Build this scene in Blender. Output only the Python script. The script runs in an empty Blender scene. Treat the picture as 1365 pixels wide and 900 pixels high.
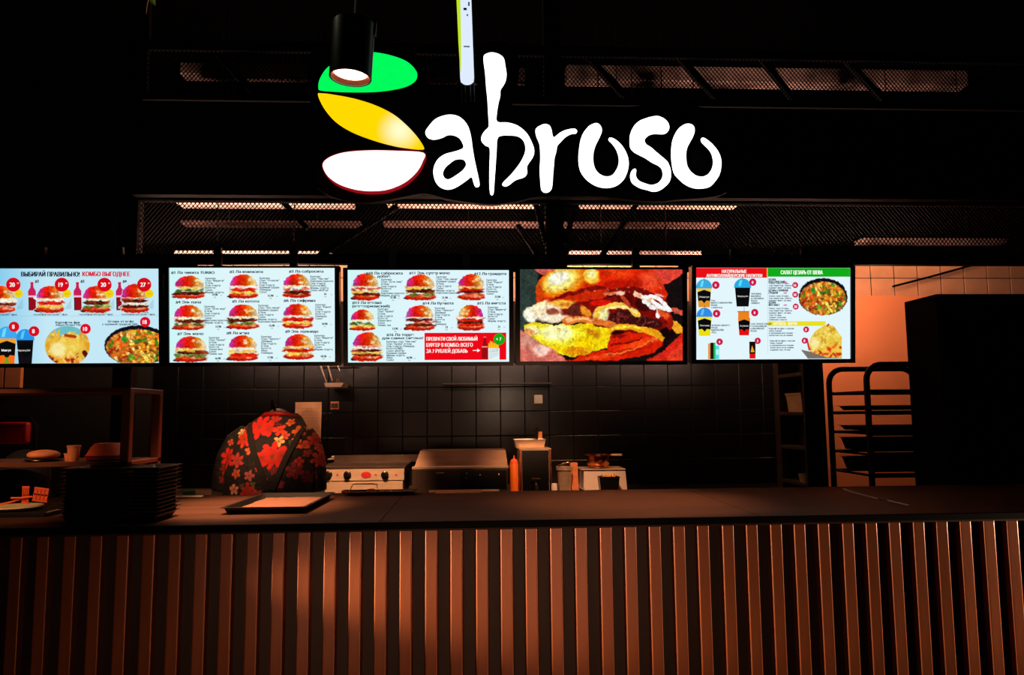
import bpy, bmesh, math, random
import numpy as np
from mathutils import Vector, Matrix
random.seed(7); rng = np.random.default_rng(7)
C = bpy.context.scene.collection
R = math.radians
def lin(c, a=1.0):
    o = []
    for v in c[:3]:
        v = v / 255.0
        o.append(v / 12.92 if v <= 0.04045 else ((v + 0.055) / 1.055) ** 2.4)
    return (o[0], o[1], o[2], a)

# ---------------------------------------------------------------- camera
F = 1000.0
CAM = Vector((0, 0, 1.6))
yaw, pit, rol = R(3.0), R(5.7), R(0.5)
fw = Vector((math.sin(yaw) * math.cos(pit), math.cos(yaw) * math.cos(pit), math.sin(pit)))
r0 = Vector((math.cos(yaw), -math.sin(yaw), 0)); u0 = r0.cross(fw)
rt = r0 * math.cos(rol) - u0 * math.sin(rol); up = u0 * math.cos(rol) + r0 * math.sin(rol)
cam = bpy.data.objects.new('camera', bpy.data.cameras.new('camera')); C.objects.link(cam)
mw = Matrix((( rt.x, up.x, -fw.x, CAM.x), (rt.y, up.y, -fw.y, CAM.y), (rt.z, up.z, -fw.z, CAM.z), (0, 0, 0, 1)))
cam.matrix_world = mw
cam.data.sensor_width = 36; cam.data.lens = F / 1365 * 36; cam.data.clip_start = 0.05; cam.data.clip_end = 60
bpy.context.scene.camera = cam
def ray(px, py): return fw + rt * ((px - 682.5) / F) + up * ((450 - py) / F)
def W(px, py, Y):                      # point on the plane y = Y seen at a pixel
    d = ray(px, py); return CAM + d * (Y / d.y)
def WZ(px, py, z):                     # point on the plane z seen at a pixel
    d = ray(px, py); return CAM + d * ((z - CAM.z) / d.z)

# ---------------------------------------------------------------- world, view, lights
wd = bpy.data.worlds.new('world'); bpy.context.scene.world = wd; wd.use_nodes = True
wd.node_tree.nodes['Background'].inputs[0].default_value = (0.004, 0.003, 0.003, 1)
wd.node_tree.nodes['Background'].inputs[1].default_value = 0.05
vs = bpy.context.scene.view_settings
vs.view_transform = 'Standard'; vs.look = 'None'; vs.gamma = 1; vs.exposure = 0; vs.use_curve_mapping = False
def light(kind, name, loc, target, energy, col, **k):
    l = bpy.data.lights.new(name, kind); l.energy = energy; l.color = lin(col)[:3]
    for a, b in k.items(): setattr(l, a, b)
    o = bpy.data.objects.new(name, l); C.objects.link(o); o.location = loc
    if target is not None:
        o.rotation_euler = (Vector(target) - Vector(loc)).to_track_quat('-Z', 'Y').to_euler()
    return o
WARM = (255, 184, 132)
FRONT_SPOT = (255, 186, 146)
# added spots without fixtures, low in front: they light the counter front
for x, z, e, tx in ((-0.9, 0.75, 25, -0.75), (0.5, 0.8, 38, 0.4)):
    light('SPOT', 'added_front_spot', (x, 0.75, z), (tx, 2.9, 0.84), e, FRONT_SPOT, spot_size=R(56), spot_blend=1.0, shadow_soft_size=0.7)
light('SPOT', 'added_front_spot', (3.7, WZ(640, 694.5, 1.18).y - .11, 1.0), (0.9, 3.02, 0.85), 360, (255, 205, 165), spot_size=R(50), spot_blend=1.0, shadow_soft_size=0.04)  # added grazing spot: makes highlights on the right rib edges
light('SPOT', 'added_front_spot', (-1.6, 2.78, 1.0), (2.2, 2.98, 0.85), 420, (255, 205, 165), spot_size=R(24), spot_blend=1.0, shadow_soft_size=0.04)  # added grazing spot from the left, for the left rib edges
# spots over the countertop, then two added ones
light('SPOT', 'counter_area_spot', (-1.0, 3.2, 3.0), (-1.05, 3.55, 1.2), 900, WARM, spot_size=R(34), spot_blend=1.0, shadow_soft_size=0.04)
light('SPOT', 'counter_area_spot', (0.95, 3.3, 3.0), (0.75, 3.5, 1.18), 280, WARM, spot_size=R(44), spot_blend=1.0, shadow_soft_size=0.04)
light('SPOT', 'counter_area_spot', (-2.3, 2.2, 2.2), (-2.1, 3.3, 1.32), 70, WARM, spot_size=R(40), spot_blend=0.8, shadow_soft_size=0.03)  # added, no fixture: brightens the dish and spatulas at far left
light('SPOT', 'counter_area_spot', (-1.3, 3.15, 2.4), (-1.22, 4.3, 1.47), 150, WARM, spot_size=R(26), spot_blend=1.0, shadow_soft_size=0.03)  # added, no fixture: brightens the person's shoulders and shirt
# spots added out of view behind the screens to brighten the kitchen line
light('SPOT', 'kitchen_fill_spot', (-0.75, 4.2, 2.25), (-0.8, 5.35, 1.12), 300, WARM, spot_size=R(40), spot_blend=0.8, shadow_soft_size=0.03)
light('SPOT', 'kitchen_fill_spot', (0.55, 4.2, 2.25), (0.6, 5.4, 1.12), 110, WARM, spot_size=R(46), spot_blend=0.8, shadow_soft_size=0.03)
light('SPOT', 'kitchen_fill_spot', (0.3, 3.95, 1.78), (0.25, 6.2, 1.75), 8, (255, 216, 180), spot_size=R(36), spot_blend=1.0, shadow_soft_size=0.05)  # added below the screens: makes the soft glow on the rear tiles
light('POINT', 'vine_fill_light', W(250, -120, 1.9), None, 1.2, (255, 250, 220), shadow_soft_size=0.03)  # added point light above the frame, brightens the vine tip
# linear lamps close to the rear wall, above the screens
for x, s, e in ((-1.75, 1.0, 22), (0.98, 0.75, 18), (3.45, 1.3, 3.6)):
    light('AREA', 'wall_wash', (x, 5.85, 3.12), (x, 6.2, 2.5), e * 1.25, WARM, shape='RECTANGLE', size=s, size_y=0.06)
light('AREA', 'pantry_light', (2.95, 5.5, 2.62), (2.95, 6.2, 1.95), 8, (255, 176, 128), shape='RECTANGLE', size=.7, size_y=0.1)

# ---------------------------------------------------------------- materials
def mat(name, col, rough=0.5, metal=0.0, var=0.0, scale=8.0, bump=0.0, col2=None, spec=0.5, stretch=(1, 1, 1), bscale=None):
    m = bpy.data.materials.new(name); m.use_nodes = True; nt = m.node_tree; b = nt.nodes['Principled BSDF']
    b.inputs['Roughness'].default_value = rough; b.inputs['Metallic'].default_value = metal
    b.inputs['Specular IOR Level'].default_value = spec
    c = lin(col); b.inputs['Base Color'].default_value = c
    if var or col2 or bump:
        tc = nt.nodes.new('ShaderNodeTexCoord'); mp = nt.nodes.new('ShaderNodeMapping'); mp.inputs['Scale'].default_value = stretch
        nz = nt.nodes.new('ShaderNodeTexNoise'); nz.inputs['Scale'].default_value = scale; nz.inputs['Detail'].default_value = 4
        nt.links.new(tc.outputs['Object'], mp.inputs['Vector']); nt.links.new(mp.outputs[0], nz.inputs['Vector'])
        if var or col2:
            mx = nt.nodes.new('ShaderNodeMix'); mx.data_type = 'RGBA'
            c2 = lin(col2) if col2 else tuple(max(0, v * (1 - var)) for v in c[:3]) + (1,)
            rp = nt.nodes.new('ShaderNodeMapRange'); rp.inputs[1].default_value = 0.35; rp.inputs[2].default_value = 0.65
            nt.links.new(nz.outputs[0], rp.inputs[0]); nt.links.new(rp.outputs[0], mx.inputs[0])
            mx.inputs[6].default_value = c; mx.inputs[7].default_value = c2
            nt.links.new(mx.outputs[2], b.inputs['Base Color'])
        if bump:
            bp = nt.nodes.new('ShaderNodeBump'); bp.inputs['Strength'].default_value = bump; bp.inputs['Distance'].default_value = 0.01
            src = nz
            if bscale:
                src = nt.nodes.new('ShaderNodeTexNoise'); src.inputs['Scale'].default_value = bscale; nt.links.new(mp.outputs[0], src.inputs['Vector'])
            nt.links.new(src.outputs[0], bp.inputs['Height']); nt.links.new(bp.outputs[0], b.inputs['Normal'])
    return m
def emis(name, col, s):
    m = bpy.data.materials.new(name); m.use_nodes = True; nt = m.node_tree
    b = nt.nodes['Principled BSDF']; b.inputs['Base Color'].default_value = (0.02, 0.02, 0.02, 1); b.inputs['Roughness'].default_value = 0.4
    b.inputs['Emission Color'].default_value = lin(col); b.inputs['Emission Strength'].default_value = s
    return m
def emis_attr(name, s):
    m = bpy.data.materials.new(name); m.use_nodes = True; nt = m.node_tree
    for n in list(nt.nodes): nt.nodes.remove(n)
    o = nt.nodes.new('ShaderNodeOutputMaterial'); e = nt.nodes.new('ShaderNodeEmission'); a = nt.nodes.new('ShaderNodeAttribute')
    a.attribute_name = 'Col'; e.inputs[1].default_value = s
    nt.links.new(a.outputs[0], e.inputs[0]); nt.links.new(e.outputs[0], o.inputs[0]); return m
M = dict(
    black=mat('black_paint', (7, 6, 6), 0.6, var=0.4, scale=5, bump=0.05, spec=.25),
    blackgloss=mat('black_gloss', (10, 9, 9), 0.22),
    blackmetal=mat('black_metal', (16, 15, 15), 0.35, 0.3, var=0.3, scale=20),
    plastic=mat('black_plastic', (10, 10, 10), 0.34, bump=0.02, scale=60),
    tile=mat('black_tile', (7, 6, 5), 0.27, var=0.5, scale=3, bump=0.12, bscale=9),
    tilebeige=mat('beige_tile', (212, 160, 128), 0.35, var=0.25, scale=4),
    grout=mat('grout', (10, 8, 8), 0.9, var=0.3, scale=30),
    floor=mat('dark_floor', (12, 11, 10), 0.5, var=0.4, scale=2, bump=0.05),
    orange=mat('orange_wall', (226, 142, 96), 0.75, var=0.12, scale=1.5, bump=0.03),
    top=mat('countertop', (70, 44, 32), 0.6, spec=.12, var=0.35, scale=1.6, stretch=(1, 5, 1), bump=0.03, bscale=40),
    rib=mat('rusty_sheet', (176, 100, 62), 0.3, 0.12, var=0.3, scale=3, stretch=(6, 1, 0.7), bump=0.03, bscale=14),
    groove=mat('shaded_sheet', (66, 48, 38), 0.5, 0.2, var=0.35, scale=3, stretch=(6, 1, 0.6)),  # rib sheet made dark: shade of the recesses put into the colour
    steel=mat('stainless_steel', (206, 180, 156), 0.34, 0.55, var=0.15, scale=6, bump=0.03, stretch=(1, 1, 6)),
    hood=mat('hood_steel', (128, 100, 82), 0.42, 0.7, var=0.25, scale=5, bump=0.03, stretch=(1, 1, 6)),
    steeldark=mat('dark_steel', (84, 70, 62), 0.4, 0.8, var=0.3, scale=8),
    alu=mat('galvanised_sheet', (236, 206, 192), 0.5, 0.3, var=0.5, scale=9),
    mesh=mat('mesh_wire', (12, 11, 11), 0.6, 0.2, spec=.2),
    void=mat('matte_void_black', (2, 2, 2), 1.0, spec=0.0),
    aludim=mat('duct_dimmed', (120, 92, 86), 0.5, 0.3, var=.5, scale=9),  # duct sheet darkened: the weaker light there is in the colour
    alu2=mat('duct_glint_patches', (230, 196, 184), 0.5, 0.3, col2=(8, 6, 6), scale=2.6),  # black patches break up the glints: uneven light put into the colour
    shelfm=mat('brown_metal', (130, 78, 56), 0.35, 0.5, var=.3, scale=6),
    rubber=mat('black_rubber', (6, 6, 6), 0.9, spec=.1),
    red=mat('red_upholstery', (176, 14, 12), 0.5, var=0.3, scale=9, bump=0.04),
    card=mat('orange_card', (236, 92, 40), 0.6, var=0.15, scale=12, bump=0.02),
    cream=mat('cream_ceramic', (240, 224, 170), 0.3, var=0.06, scale=8),
    bread=mat('toasted_bread', (228, 140, 92), 0.7, var=0.25, scale=30, bump=0.08),
    paper=mat('paper', (236, 186, 140), 0.8, var=0.10, scale=8, bump=0.05),
    liner=mat('kraft_liner', (104, 66, 46), 0.8, var=0.12, scale=14, bump=0.06),
    white=mat('white_plastic', (226, 216, 206), 0.45, var=0.06, scale=10),
    sauce=mat('orange_squeeze', (236, 112, 36), 0.35, var=0.1, scale=8),
    green=mat('green_plastic', (52, 128, 50), 0.4, var=0.15, scale=8),
    skin=mat('skin', (186, 128, 100), 0.5, var=0.12, scale=9, bump=0.02),
    hair=mat('dark_hair', (20, 14, 12), 0.5, var=0.4, scale=60, stretch=(1, 1, 0.2), bump=0.2),
    cloth=mat('black_cloth', (14, 13, 14), 0.85, var=0.3, scale=30, bump=0.05),
    chrome=mat('chrome', (220, 205, 195), 0.1, 1.0, var=0.05, scale=4),
    copper=mat('pan_metal', (214, 140, 100), 0.22, 1.0, var=0.2, scale=10),
    fries=mat('golden_fries', (244, 176, 70), 0.6, var=0.35, scale=40, bump=0.1),
    tub=mat('frosted_tub', (170, 140, 110), 0.4, var=0.2, scale=8),
    leaf=mat('leaf_green', (150, 168, 40), 0.5, var=0.3, scale=20),
    signwhite=emis('sign_white', (250, 252, 255), 2.6),
    signgreen=emis('sign_green', (0, 252, 92), 1.0), signyellow=emis('sign_yellow', (255, 214, 0), 1.05),
    signcore=emis('sign_white_warm', (255, 250, 246), 2.0), signred=emis('sign_red_rim', (190, 20, 30), 0.55),
    lamp=emis('lamp_lens', (255, 214, 190), 7.0), lamprim=mat('lamp_reflector', (220, 130, 90), 0.3, 0.8, var=0.1),
    tube=emis('tube_glass', (214, 226, 250), 1.1), tubey=emis('tube_yellow', (206, 238, 30), 0.9),
    art=emis_attr('screen_print', 1.0),
)
# ---------------------------------------------------------------- geometry helpers
def new(): return bmesh.new()
def box(bm, x0, x1, y0, y1, z0, z1, bev=0.0, seg=1):
    r = bmesh.ops.create_cube(bm, size=1)['verts']
    for v in r: v.co = Vector(((x0 + x1) / 2 + v.co.x * (x1 - x0), (y0 + y1) / 2 + v.co.y * (y1 - y0), (z0 + z1) / 2 + v.co.z * (z1 - z0)))
    if bev:
        es = list({e for v in r for e in v.link_edges})
        bmesh.ops.bevel(bm, geom=es, offset=bev, segments=seg, affect='EDGES', profile=0.5)
    return r
def bar(bm, a, b, w, h=None):
    a, b = Vector(a), Vector(b); d = b - a; h = h or w
    q = d.to_track_quat('Z', 'Y'); r = bmesh.ops.create_cube(bm, size=1)['verts']
    for v in r: v.co = (a + b) / 2 + q @ Vector((v.co.x * w, v.co.y * h, v.co.z * d.length))
def tube(bm, pts, rad, seg=10, cap=True):
    pts = [Vector(p) for p in pts]; n = len(pts)
    rads = rad if isinstance(rad, (list, tuple)) else [rad] * n
    rings = []; pu = None
    for i, p in enumerate(pts):
        t = (pts[min(i + 1, n - 1)] - pts[max(i - 1, 0)]).normalized()
        if pu is None: pu = t.orthogonal().normalized()
        u = (pu - t * pu.dot(t)).normalized(); pu = u; v = t.cross(u)
        rings.append([bm.verts.new(p + (u * math.cos(k * 2 * math.pi / seg) + v * math.sin(k * 2 * math.pi / seg)) * rads[i]) for k in range(seg)])
    for a, b in zip(rings, rings[1:]):
        for k in range(seg): bm.faces.new((a[k], a[(k + 1) % seg], b[(k + 1) % seg], b[k]))
    if cap: bm.faces.new(rings[0][::-1]); bm.faces.new(rings[-1])
def lathe(bm, prof, c, seg=28, axis='Z'):
    c = Vector(c); rings = []
    def P(r, h, a):
        if axis == 'Z': return c + Vector((r * math.cos(a), r * math.sin(a), h))
        return c + Vector((r * math.cos(a), -h, r * math.sin(a)))
    for r, h in prof:
        rings.append([bm.verts.new(P(max(r, 1e-4), h, k * 2 * math.pi / seg)) for k in range(seg)])
    for a, b in zip(rings, rings[1:]):
        for k in range(seg): bm.faces.new((a[k], a[(k + 1) % seg], b[(k + 1) % seg], b[k]))
    bm.faces.new(rings[0][::-1]); bm.faces.new(rings[-1])
def ell(bm, c, rx, ry, rz, sub=2):
    r = bmesh.ops.create_icosphere(bm, subdivisions=sub, radius=1)['verts']
    for v in r: v.co = Vector((c[0] + v.co.x * rx, c[1] + v.co.y * ry, c[2] + v.co.z * rz))
def loft(bm, rings, cap=True):
    rs = [[bm.verts.new(p) for p in r] for r in rings]; n = len(rs[0])
    for a, b in zip(rs, rs[1:]):
        for k in range(n): bm.faces.new((a[k], a[(k + 1) % n], b[(k + 1) % n], b[k]))
    if cap: bm.faces.new(rs[0][::-1]); bm.faces.new(rs[-1])
def prism(bm, pts, y0, y1):             # pts (x,z) extruded from y0 (front) to y1
    a = [bm.verts.new((x, y0, z)) for x, z in pts]; b = [bm.verts.new((x, y1, z)) for x, z in pts]
    n = len(pts)
    for k in range(n): bm.faces.new((a[k], a[(k + 1) % n], b[(k + 1) % n], b[k]))
    f1 = bm.faces.new(a); f2 = bm.faces.new(b[::-1])
    bmesh.ops.triangulate(bm, faces=[f1, f2])
def gn_tray(bm, x0, x1, y0, y1, z0, z1, rim=0.012, taper=0.02, t=0.002):   # open tray with sloping sides and a lip
    def q(i, z): return [Vector((x0 + i, y0 + i, z)), Vector((x1 - i, y0 + i, z)), Vector((x1 - i, y1 - i, z)), Vector((x0 + i, y1 - i, z))]
    loft(bm, [q(taper + rim, z0), q(rim, z1 - t), q(0, z1 - t), q(0, z1), q(rim + t, z1), q(taper + rim + t, z0 + t)])
def obj(name, bm, m, parent=None, smooth=False, local=False, mesh=None):
    if mesh is None:
        bmesh.ops.recalc_face_normals(bm, faces=bm.faces)
        off = Vector((0, 0, 0))
        if parent is not None and not local:
            pp = parent
            while pp: off += pp.location; pp = pp.parent
        elif parent is None:
            xs = [v.co for v in bm.verts]
            lo = [min(v[i] for v in xs) for i in range(3)]; hi = [max(v[i] for v in xs) for i in range(3)]
            off = Vector(((lo[0] + hi[0]) / 2, (lo[1] + hi[1]) / 2, lo[2]))
        for v in bm.verts: v.co -= off
        mesh = bpy.data.meshes.new(name); bm.to_mesh(mesh); bm.free()
        if smooth:
            mesh.polygons.foreach_set('use_smooth', [True] * len(mesh.polygons))
            try: mesh.set_sharp_from_angle(angle=R(40))
            except Exception: pass
        mesh.materials.append(M[m] if isinstance(m, str) else m)
    else: off = Vector((0, 0, 0))
    o = bpy.data.objects.new(name, mesh); C.objects.link(o)
    if parent is not None: o.parent = parent
    else: o.location = off
    return o
def tag(o, label=None, cat=None, group=None, kind=None):
    if label: o['label'] = label
    if cat: o['category'] = cat
    if group: o['group'] = group
    if kind: o['kind'] = kind
    return o
def thing(name, label, cat, loc=(0, 0, 0), group=None):
    o = bpy.data.objects.new(name, None); C.objects.link(o); o.location = loc; o.empty_display_size = 0.1
    return tag(o, label, cat, group)
def B(*a, **k):
    bm = new(); box(bm, *a, **k); return bm
def copy_tree(o, parent=None):
    c = o.copy(); C.objects.link(c)
    if parent: c.parent = parent
    for ch in list(o.children):
        copy_tree(ch, c)
    return c

# ================================================================ large structure
ZT = 1.18                                   # countertop height
YF = WZ(640, 694.5, ZT).y                     # countertop front edge
YB = WZ(640, 655.5, ZT).y                   # countertop back edge
YW = 6.2                                    # rear wall
XL, XR, ZC = -5.2, 5.6, 4.2
tag(obj('floor', B(XL, XR, -2.6, YW + .1, -.1, 0), 'floor'), kind='structure')
tag(obj('ceiling', B(XL, XR, -2.6, YW + .1, ZC, ZC + .1), 'void'), kind='structure')
tag(obj('wall_left', B(XL - .1, XL, -2.6, YW + .1, 0, ZC), 'black'), kind='structure')
tag(obj('wall_right', B(XR, XR + .1, -2.6, YW + .1, 0, ZC), 'black'), kind='structure')
tag(obj('wall_front', B(XL, XR, -2.7, -2.6, 0, ZC), 'black'), kind='structure')
wall = tag(obj('wall_back', B(XL, XR, YW, YW + .1, 0, ZC), 'grout'), kind='structure')
# tiles: one mesh per finish, shared by every tile
def tile_mesh(w, h, m):
    bm = B(-w / 2 + .003, w / 2 - .003, -.008, 0, -h / 2 + .003, h / 2 - .003, bev=.002)
    me = bpy.data.meshes.new('tile'); bm.to_mesh(me); bm.free(); me.materials.append(M[m]); return me
TS = 0.2
xt0 = W(699.5, 548, YW).x; zt0 = W(699.5, 548, YW).z
tm = [tile_mesh(TS, TS, 'tile')]
woff = wall.location
def tile(me, x, z, tilt=0):
    o = bpy.data.objects.new('tile', me); C.objects.link(o); o.parent = wall
    o.location = Vector((x, YW, z)) - woff; o.rotation_euler = (R(random.uniform(-.35, .35)), 0, R(random.uniform(-.35, .35)))
nt_ = 0
for i in range(-15, 14):
    for j in range(-3, 2):
        x = xt0 + (i + .5) * TS; z = zt0 + (j + .5) * TS
        if x + .1 > 2.95: continue
        tile(tm[0], x, z); nt_ += 1
# beige tiles in the lit band under the ceiling
me_b = tile_mesh(.205, .2, 'tilebeige')
for i in range(-14, 34):
    for j in range(0, 3):
        z = 2.52 + j * .2; x = W(277, 353, YW).x + (i + .5) * .207
        if x > 4.85: continue
        tile(me_b, x, z + .1)
# light orange plastered wall behind the bakery rack
a = W(1040, 395, YW - .03); b = W(1240, 395, YW - .03)
tag(obj('wall_side', B(a.x, b.x, YW - .06, YW - .012, .0, a.z), 'orange'), kind='structure')
a = W(-60, 490, YW - .03); b = W(33, 490, YW - .03); c = W(30, 517, YW)
tag(obj('trim_1', B(a.x - .8, W(10, 500, YW).x, YW - .06, YW - .02, c.z, 2.3), 'orange'), kind='structure')
tag(obj('trim_2', B(W(13, 500, YW).x, W(33, 505, YW).x, YW - .06, YW - .02, c.z, 2.3), 'orange'), kind='structure')

# ================================================================ counter
XC0, XC1 = -3.2, 3.6
ct = thing('service_counter', 'long service counter with rust-coloured corrugated front and dark worktop', 'counter', ((XC0 + XC1) / 2, (YF + YB) / 2, 0))
YP = YF + .035                               # plane of the front panel (groove bottom)
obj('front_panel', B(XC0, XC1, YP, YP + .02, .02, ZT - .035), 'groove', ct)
bm = new()
box(bm, XC0, XC1, YB - .05, YB - .02, .02, ZT - .04); box(bm, XC0, XC0 + .02, YP + .02, YB - .05, .02, ZT - .04); box(bm, XC1 - .02, XC1, YP + .02, YB - .05, .02, ZT - .04)
obj('carcass', bm, 'black', ct)
xs = [XC0, W(505, 690, YF).x, W(1015, 690, YF).x, XC1]
for i in range(3):
    obj('worktop_slab', B(xs[i] + .001, xs[i + 1] - .001, YF + .004, YB, ZT - .035, ZT, bev=.002), 'top', ct)
obj('edge_trim', B(XC0, XC1, YF - .008, YF + .004, ZT - .027, ZT + .001, bev=.003, seg=2), 'rubber', ct)
# ribs
xa = W(91.7, 705, YF).x; xb = W(1352, 705, YF).x; dp = (xb - xa) / 38
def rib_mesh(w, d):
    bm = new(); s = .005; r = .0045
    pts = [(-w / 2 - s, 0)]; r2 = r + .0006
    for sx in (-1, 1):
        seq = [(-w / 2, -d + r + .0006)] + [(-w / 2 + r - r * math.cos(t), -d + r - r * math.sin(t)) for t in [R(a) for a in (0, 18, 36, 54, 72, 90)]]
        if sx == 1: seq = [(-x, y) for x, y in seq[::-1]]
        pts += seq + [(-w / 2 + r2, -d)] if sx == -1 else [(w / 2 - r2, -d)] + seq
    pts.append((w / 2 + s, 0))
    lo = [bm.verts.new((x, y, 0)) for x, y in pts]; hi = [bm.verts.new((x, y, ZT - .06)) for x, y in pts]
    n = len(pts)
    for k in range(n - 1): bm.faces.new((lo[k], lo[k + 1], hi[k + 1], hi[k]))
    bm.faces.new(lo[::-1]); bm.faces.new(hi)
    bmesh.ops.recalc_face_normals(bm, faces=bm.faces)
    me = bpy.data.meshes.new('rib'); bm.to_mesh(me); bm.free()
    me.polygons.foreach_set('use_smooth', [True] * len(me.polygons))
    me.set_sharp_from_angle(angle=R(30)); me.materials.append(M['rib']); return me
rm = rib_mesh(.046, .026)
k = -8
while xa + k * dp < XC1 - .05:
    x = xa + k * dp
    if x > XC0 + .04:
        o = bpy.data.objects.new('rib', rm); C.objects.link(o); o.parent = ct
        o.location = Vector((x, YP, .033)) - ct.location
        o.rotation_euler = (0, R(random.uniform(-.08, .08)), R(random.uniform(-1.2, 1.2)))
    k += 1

# back worktop (kitchen line)
ZK = 1.02; YK = 5.22
kc = thing('kitchen_cabinet', 'low black kitchen cabinet run along the tiled rear wall', 'cabinet', (0, 5.7, 0))
x1k = W(850, 652, YK).x
obj('body', B(-2.6, x1k - .02, YK + .03, YW - .02, .1, ZK - .03), 'black', kc)
obj('plinth', B(-2.58, x1k - .05, YK + .08, YW - .02, 0, .1), 'blackmetal', kc)
for i in range(6):
    w = (x1k + 2.56) / 6; x = -2.59 + i * w
    d = obj('door', B(x + .005, x + w - .005, YK + .01, YK + .03, .12, ZK - .05, bev=.002), 'blackmetal', kc)
    bm = new(); tube(bm, [(x + w - .05, YK - .012, .62), (x + w - .05, YK - .012, .8)], .005, 8); obj('handle', bm, 'steel', d)
obj('worktop', B(-2.6, x1k, YK, YW - .015, ZK - .03, ZK, bev=.003), 'steeldark', kc)

# ================================================================ truss, mesh, fascia
YM = 4.3
def wp(px, py, Y=YM): return W(px, py, Y)
tr = thing('ceiling_truss', 'black steel truss with expanded metal mesh behind the glowing sign', 'truss', (0, YM, 2.4))
zt1 = wp(650, 72).z; zt2 = wp(650, 136).z; zl1 = wp(650, 266).z; zl2 = wp(650, 341).z
X0, X1 = wp(190, 200).x, wp(1420, 200).x
def mesh_panel(name, x0, x1, z0, z1, parent, y):
    bm = new(); p = .024; h = z1 - z0; q = p * .62     # diamond cell p wide, 2q high
    dx = h * (p / 2) / q
    n = int((x1 - x0 + dx) / p)
    for i in range(n + 1):
        for s in (1, -1):
            a = x0 - (dx if s > 0 else 0) + i * p; b_ = a + s * dx
            za, zb = z0, z1; xa_, xb_ = a, b_
            for _ in range(2):
                lo, hi = x0, x1
                if xa_ < lo and xb_ > lo: t = (lo - xa_) / (xb_ - xa_); za += t * (zb - za); xa_ = lo
                elif xa_ > hi and xb_ < hi: t = (hi - xa_) / (xb_ - xa_); za += t * (zb - za); xa_ = hi
                if xb_ > hi and xa_ < hi: t = (hi - xa_) / (xb_ - xa_); zb = za + t * (zb - za); xb_ = hi
                elif xb_ < lo and xa_ > lo: t = (lo - xa_) / (xb_ - xa_); zb = za + t * (zb - za); xb_ = lo
            if max(xa_, xb_) > x1 + 1e-5 or min(xa_, xb_) < x0 - 1e-5: continue
            bar(bm, (xa_, y, za), (xb_, y, zb), .0042, .0042)
    tag(obj(name, bm, 'mesh', parent), kind='stuff')
mesh_panel('mesh_panel', X0, X1, zt2, zt1, tr, YM)
mesh_panel('mesh_panel', X0, X1, zl2, zl1, tr, YM)
for z in (zt1 + .02, zt2 - .0, zl1 + .0, zl2 - .03):
    obj('chord', B(X0, X1, YM - .03, YM + .03, z - .022, z + .022), 'rubber', tr)
bm = new(); pm = (wp(727, 200).x, wp(750, 200).x)
obj('post', B(pm[0], pm[1], YM + .01, YM + .09, zl2, ZC), 'rubber', tr)
obj('post', B(X0 - .1, X0, YM - .03, YM + .05, 0.0, ZC), 'black', tr)
for (x0_, y0_, x1_, y1_) in ((370, 262, 410, 305), (530, 275, 420, 345), (712, 262, 728, 325), (772, 262, 752, 325), (855, 262, 800, 345), (690, 300, 720, 345)):
    bm = new(); bar(bm, wp(x0_, y0_, YM + .05), wp(x1_, y1_, YM + .05), .03); obj('brace', bm, 'rubber', tr)
for (x0_, x1_) in ((290, 350), (480, 540), (690, 640), (780, 840), (900, 960), (1010, 1060), (1120, 1180)):
    bm = new(); bar(bm, wp(x0_, 72, YM + .05), wp(x1_, 136, YM + .05), .035); obj('brace', bm, 'rubber', tr)
# plain black fascia the sign hangs on
tag(obj('fascia_board', B(X0, X1, YM - .12, YM - .06, wp(650, 262, YM - .12).z, wp(650, 140, YM - .12).z), 'black'), 'long plain black fascia board carrying the illuminated sign', 'fascia')
tag(obj('added_rear_board', B(XL + .05, XR - .05, 5.45, 5.5, W(650, 344, 5.45).z, ZC), 'void'), 'added black board hiding the lit tiles behind the ducts', 'panel')  # added board: keeps the lit wall out of sight behind the mesh
uv = thing('screen_beam', 'narrow black beam directly above the menu screens', 'beam', (0, YM, 2.4))
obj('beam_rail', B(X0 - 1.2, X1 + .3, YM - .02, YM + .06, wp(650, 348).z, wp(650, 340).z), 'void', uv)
for q0, q1 in ((-300, 262), (463, 755), (905, 1138)):
    obj('added_blocker', B(wp(q0, 350).x, wp(q1, 350).x, YM + .0, YM + .02, wp(650, 362).z, wp(650, 348).z), 'void', uv)  # added black panels that cover stretches of the lit tile strip
# ducts and rails above the kitchen, seen through the mesh
def rail(px0, px1, py, hpx, Y, label, mt='alu'):
    a = W(px0, py, Y); b = W(px1, py, Y); h = hpx / F * Y
    zc = W((px0 + px1) / 2, py, Y).z
    t = thing('cable_duct', label, 'duct', ((a.x + b.x) / 2, Y, zc - h / 2))
    obj('channel', B(a.x, b.x, Y, Y + .12, zc - h / 2, zc + h / 2, bev=.003), mt, t)
    n = max(2, int((b.x - a.x) / 1.2))
    for i in range(n):
        bm = new(); x = a.x + (i + .5) * (b.x - a.x) / n; tube(bm, [(x, Y + .06, zc + h / 2), (x, Y + .06, ZC)], .004, 6); obj('hanger_rod', bm, 'blackmetal', t)
rail(235, 470, 268, 8, 4.75, 'galvanised duct behind lower mesh, left below the coloured logo')
rail(515, 720, 268, 8, 4.75, 'galvanised duct behind lower mesh, just under the first sign letters')
rail(775, 985, 269, 8, 4.75, 'galvanised duct behind lower mesh, under the last sign letters')
rail(240, 480, 296, 4, 4.9, 'thin duct one step below, left under the coloured logo', 'aludim')
rail(510, 960, 297, 4, 4.9, 'thin duct one step below, right of the logo', 'aludim')
rail(232, 440, 337, 6, 4.65, 'bright low cable tray above second menu screen', 'alu')
rail(760, 935, 337, 6, 4.65, 'bright low cable tray above the burger photo screen')
rail(240, 700, 94, 16, 5.2, 'upper galvanised duct left of tall letter, behind upper mesh', 'alu2')
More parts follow.
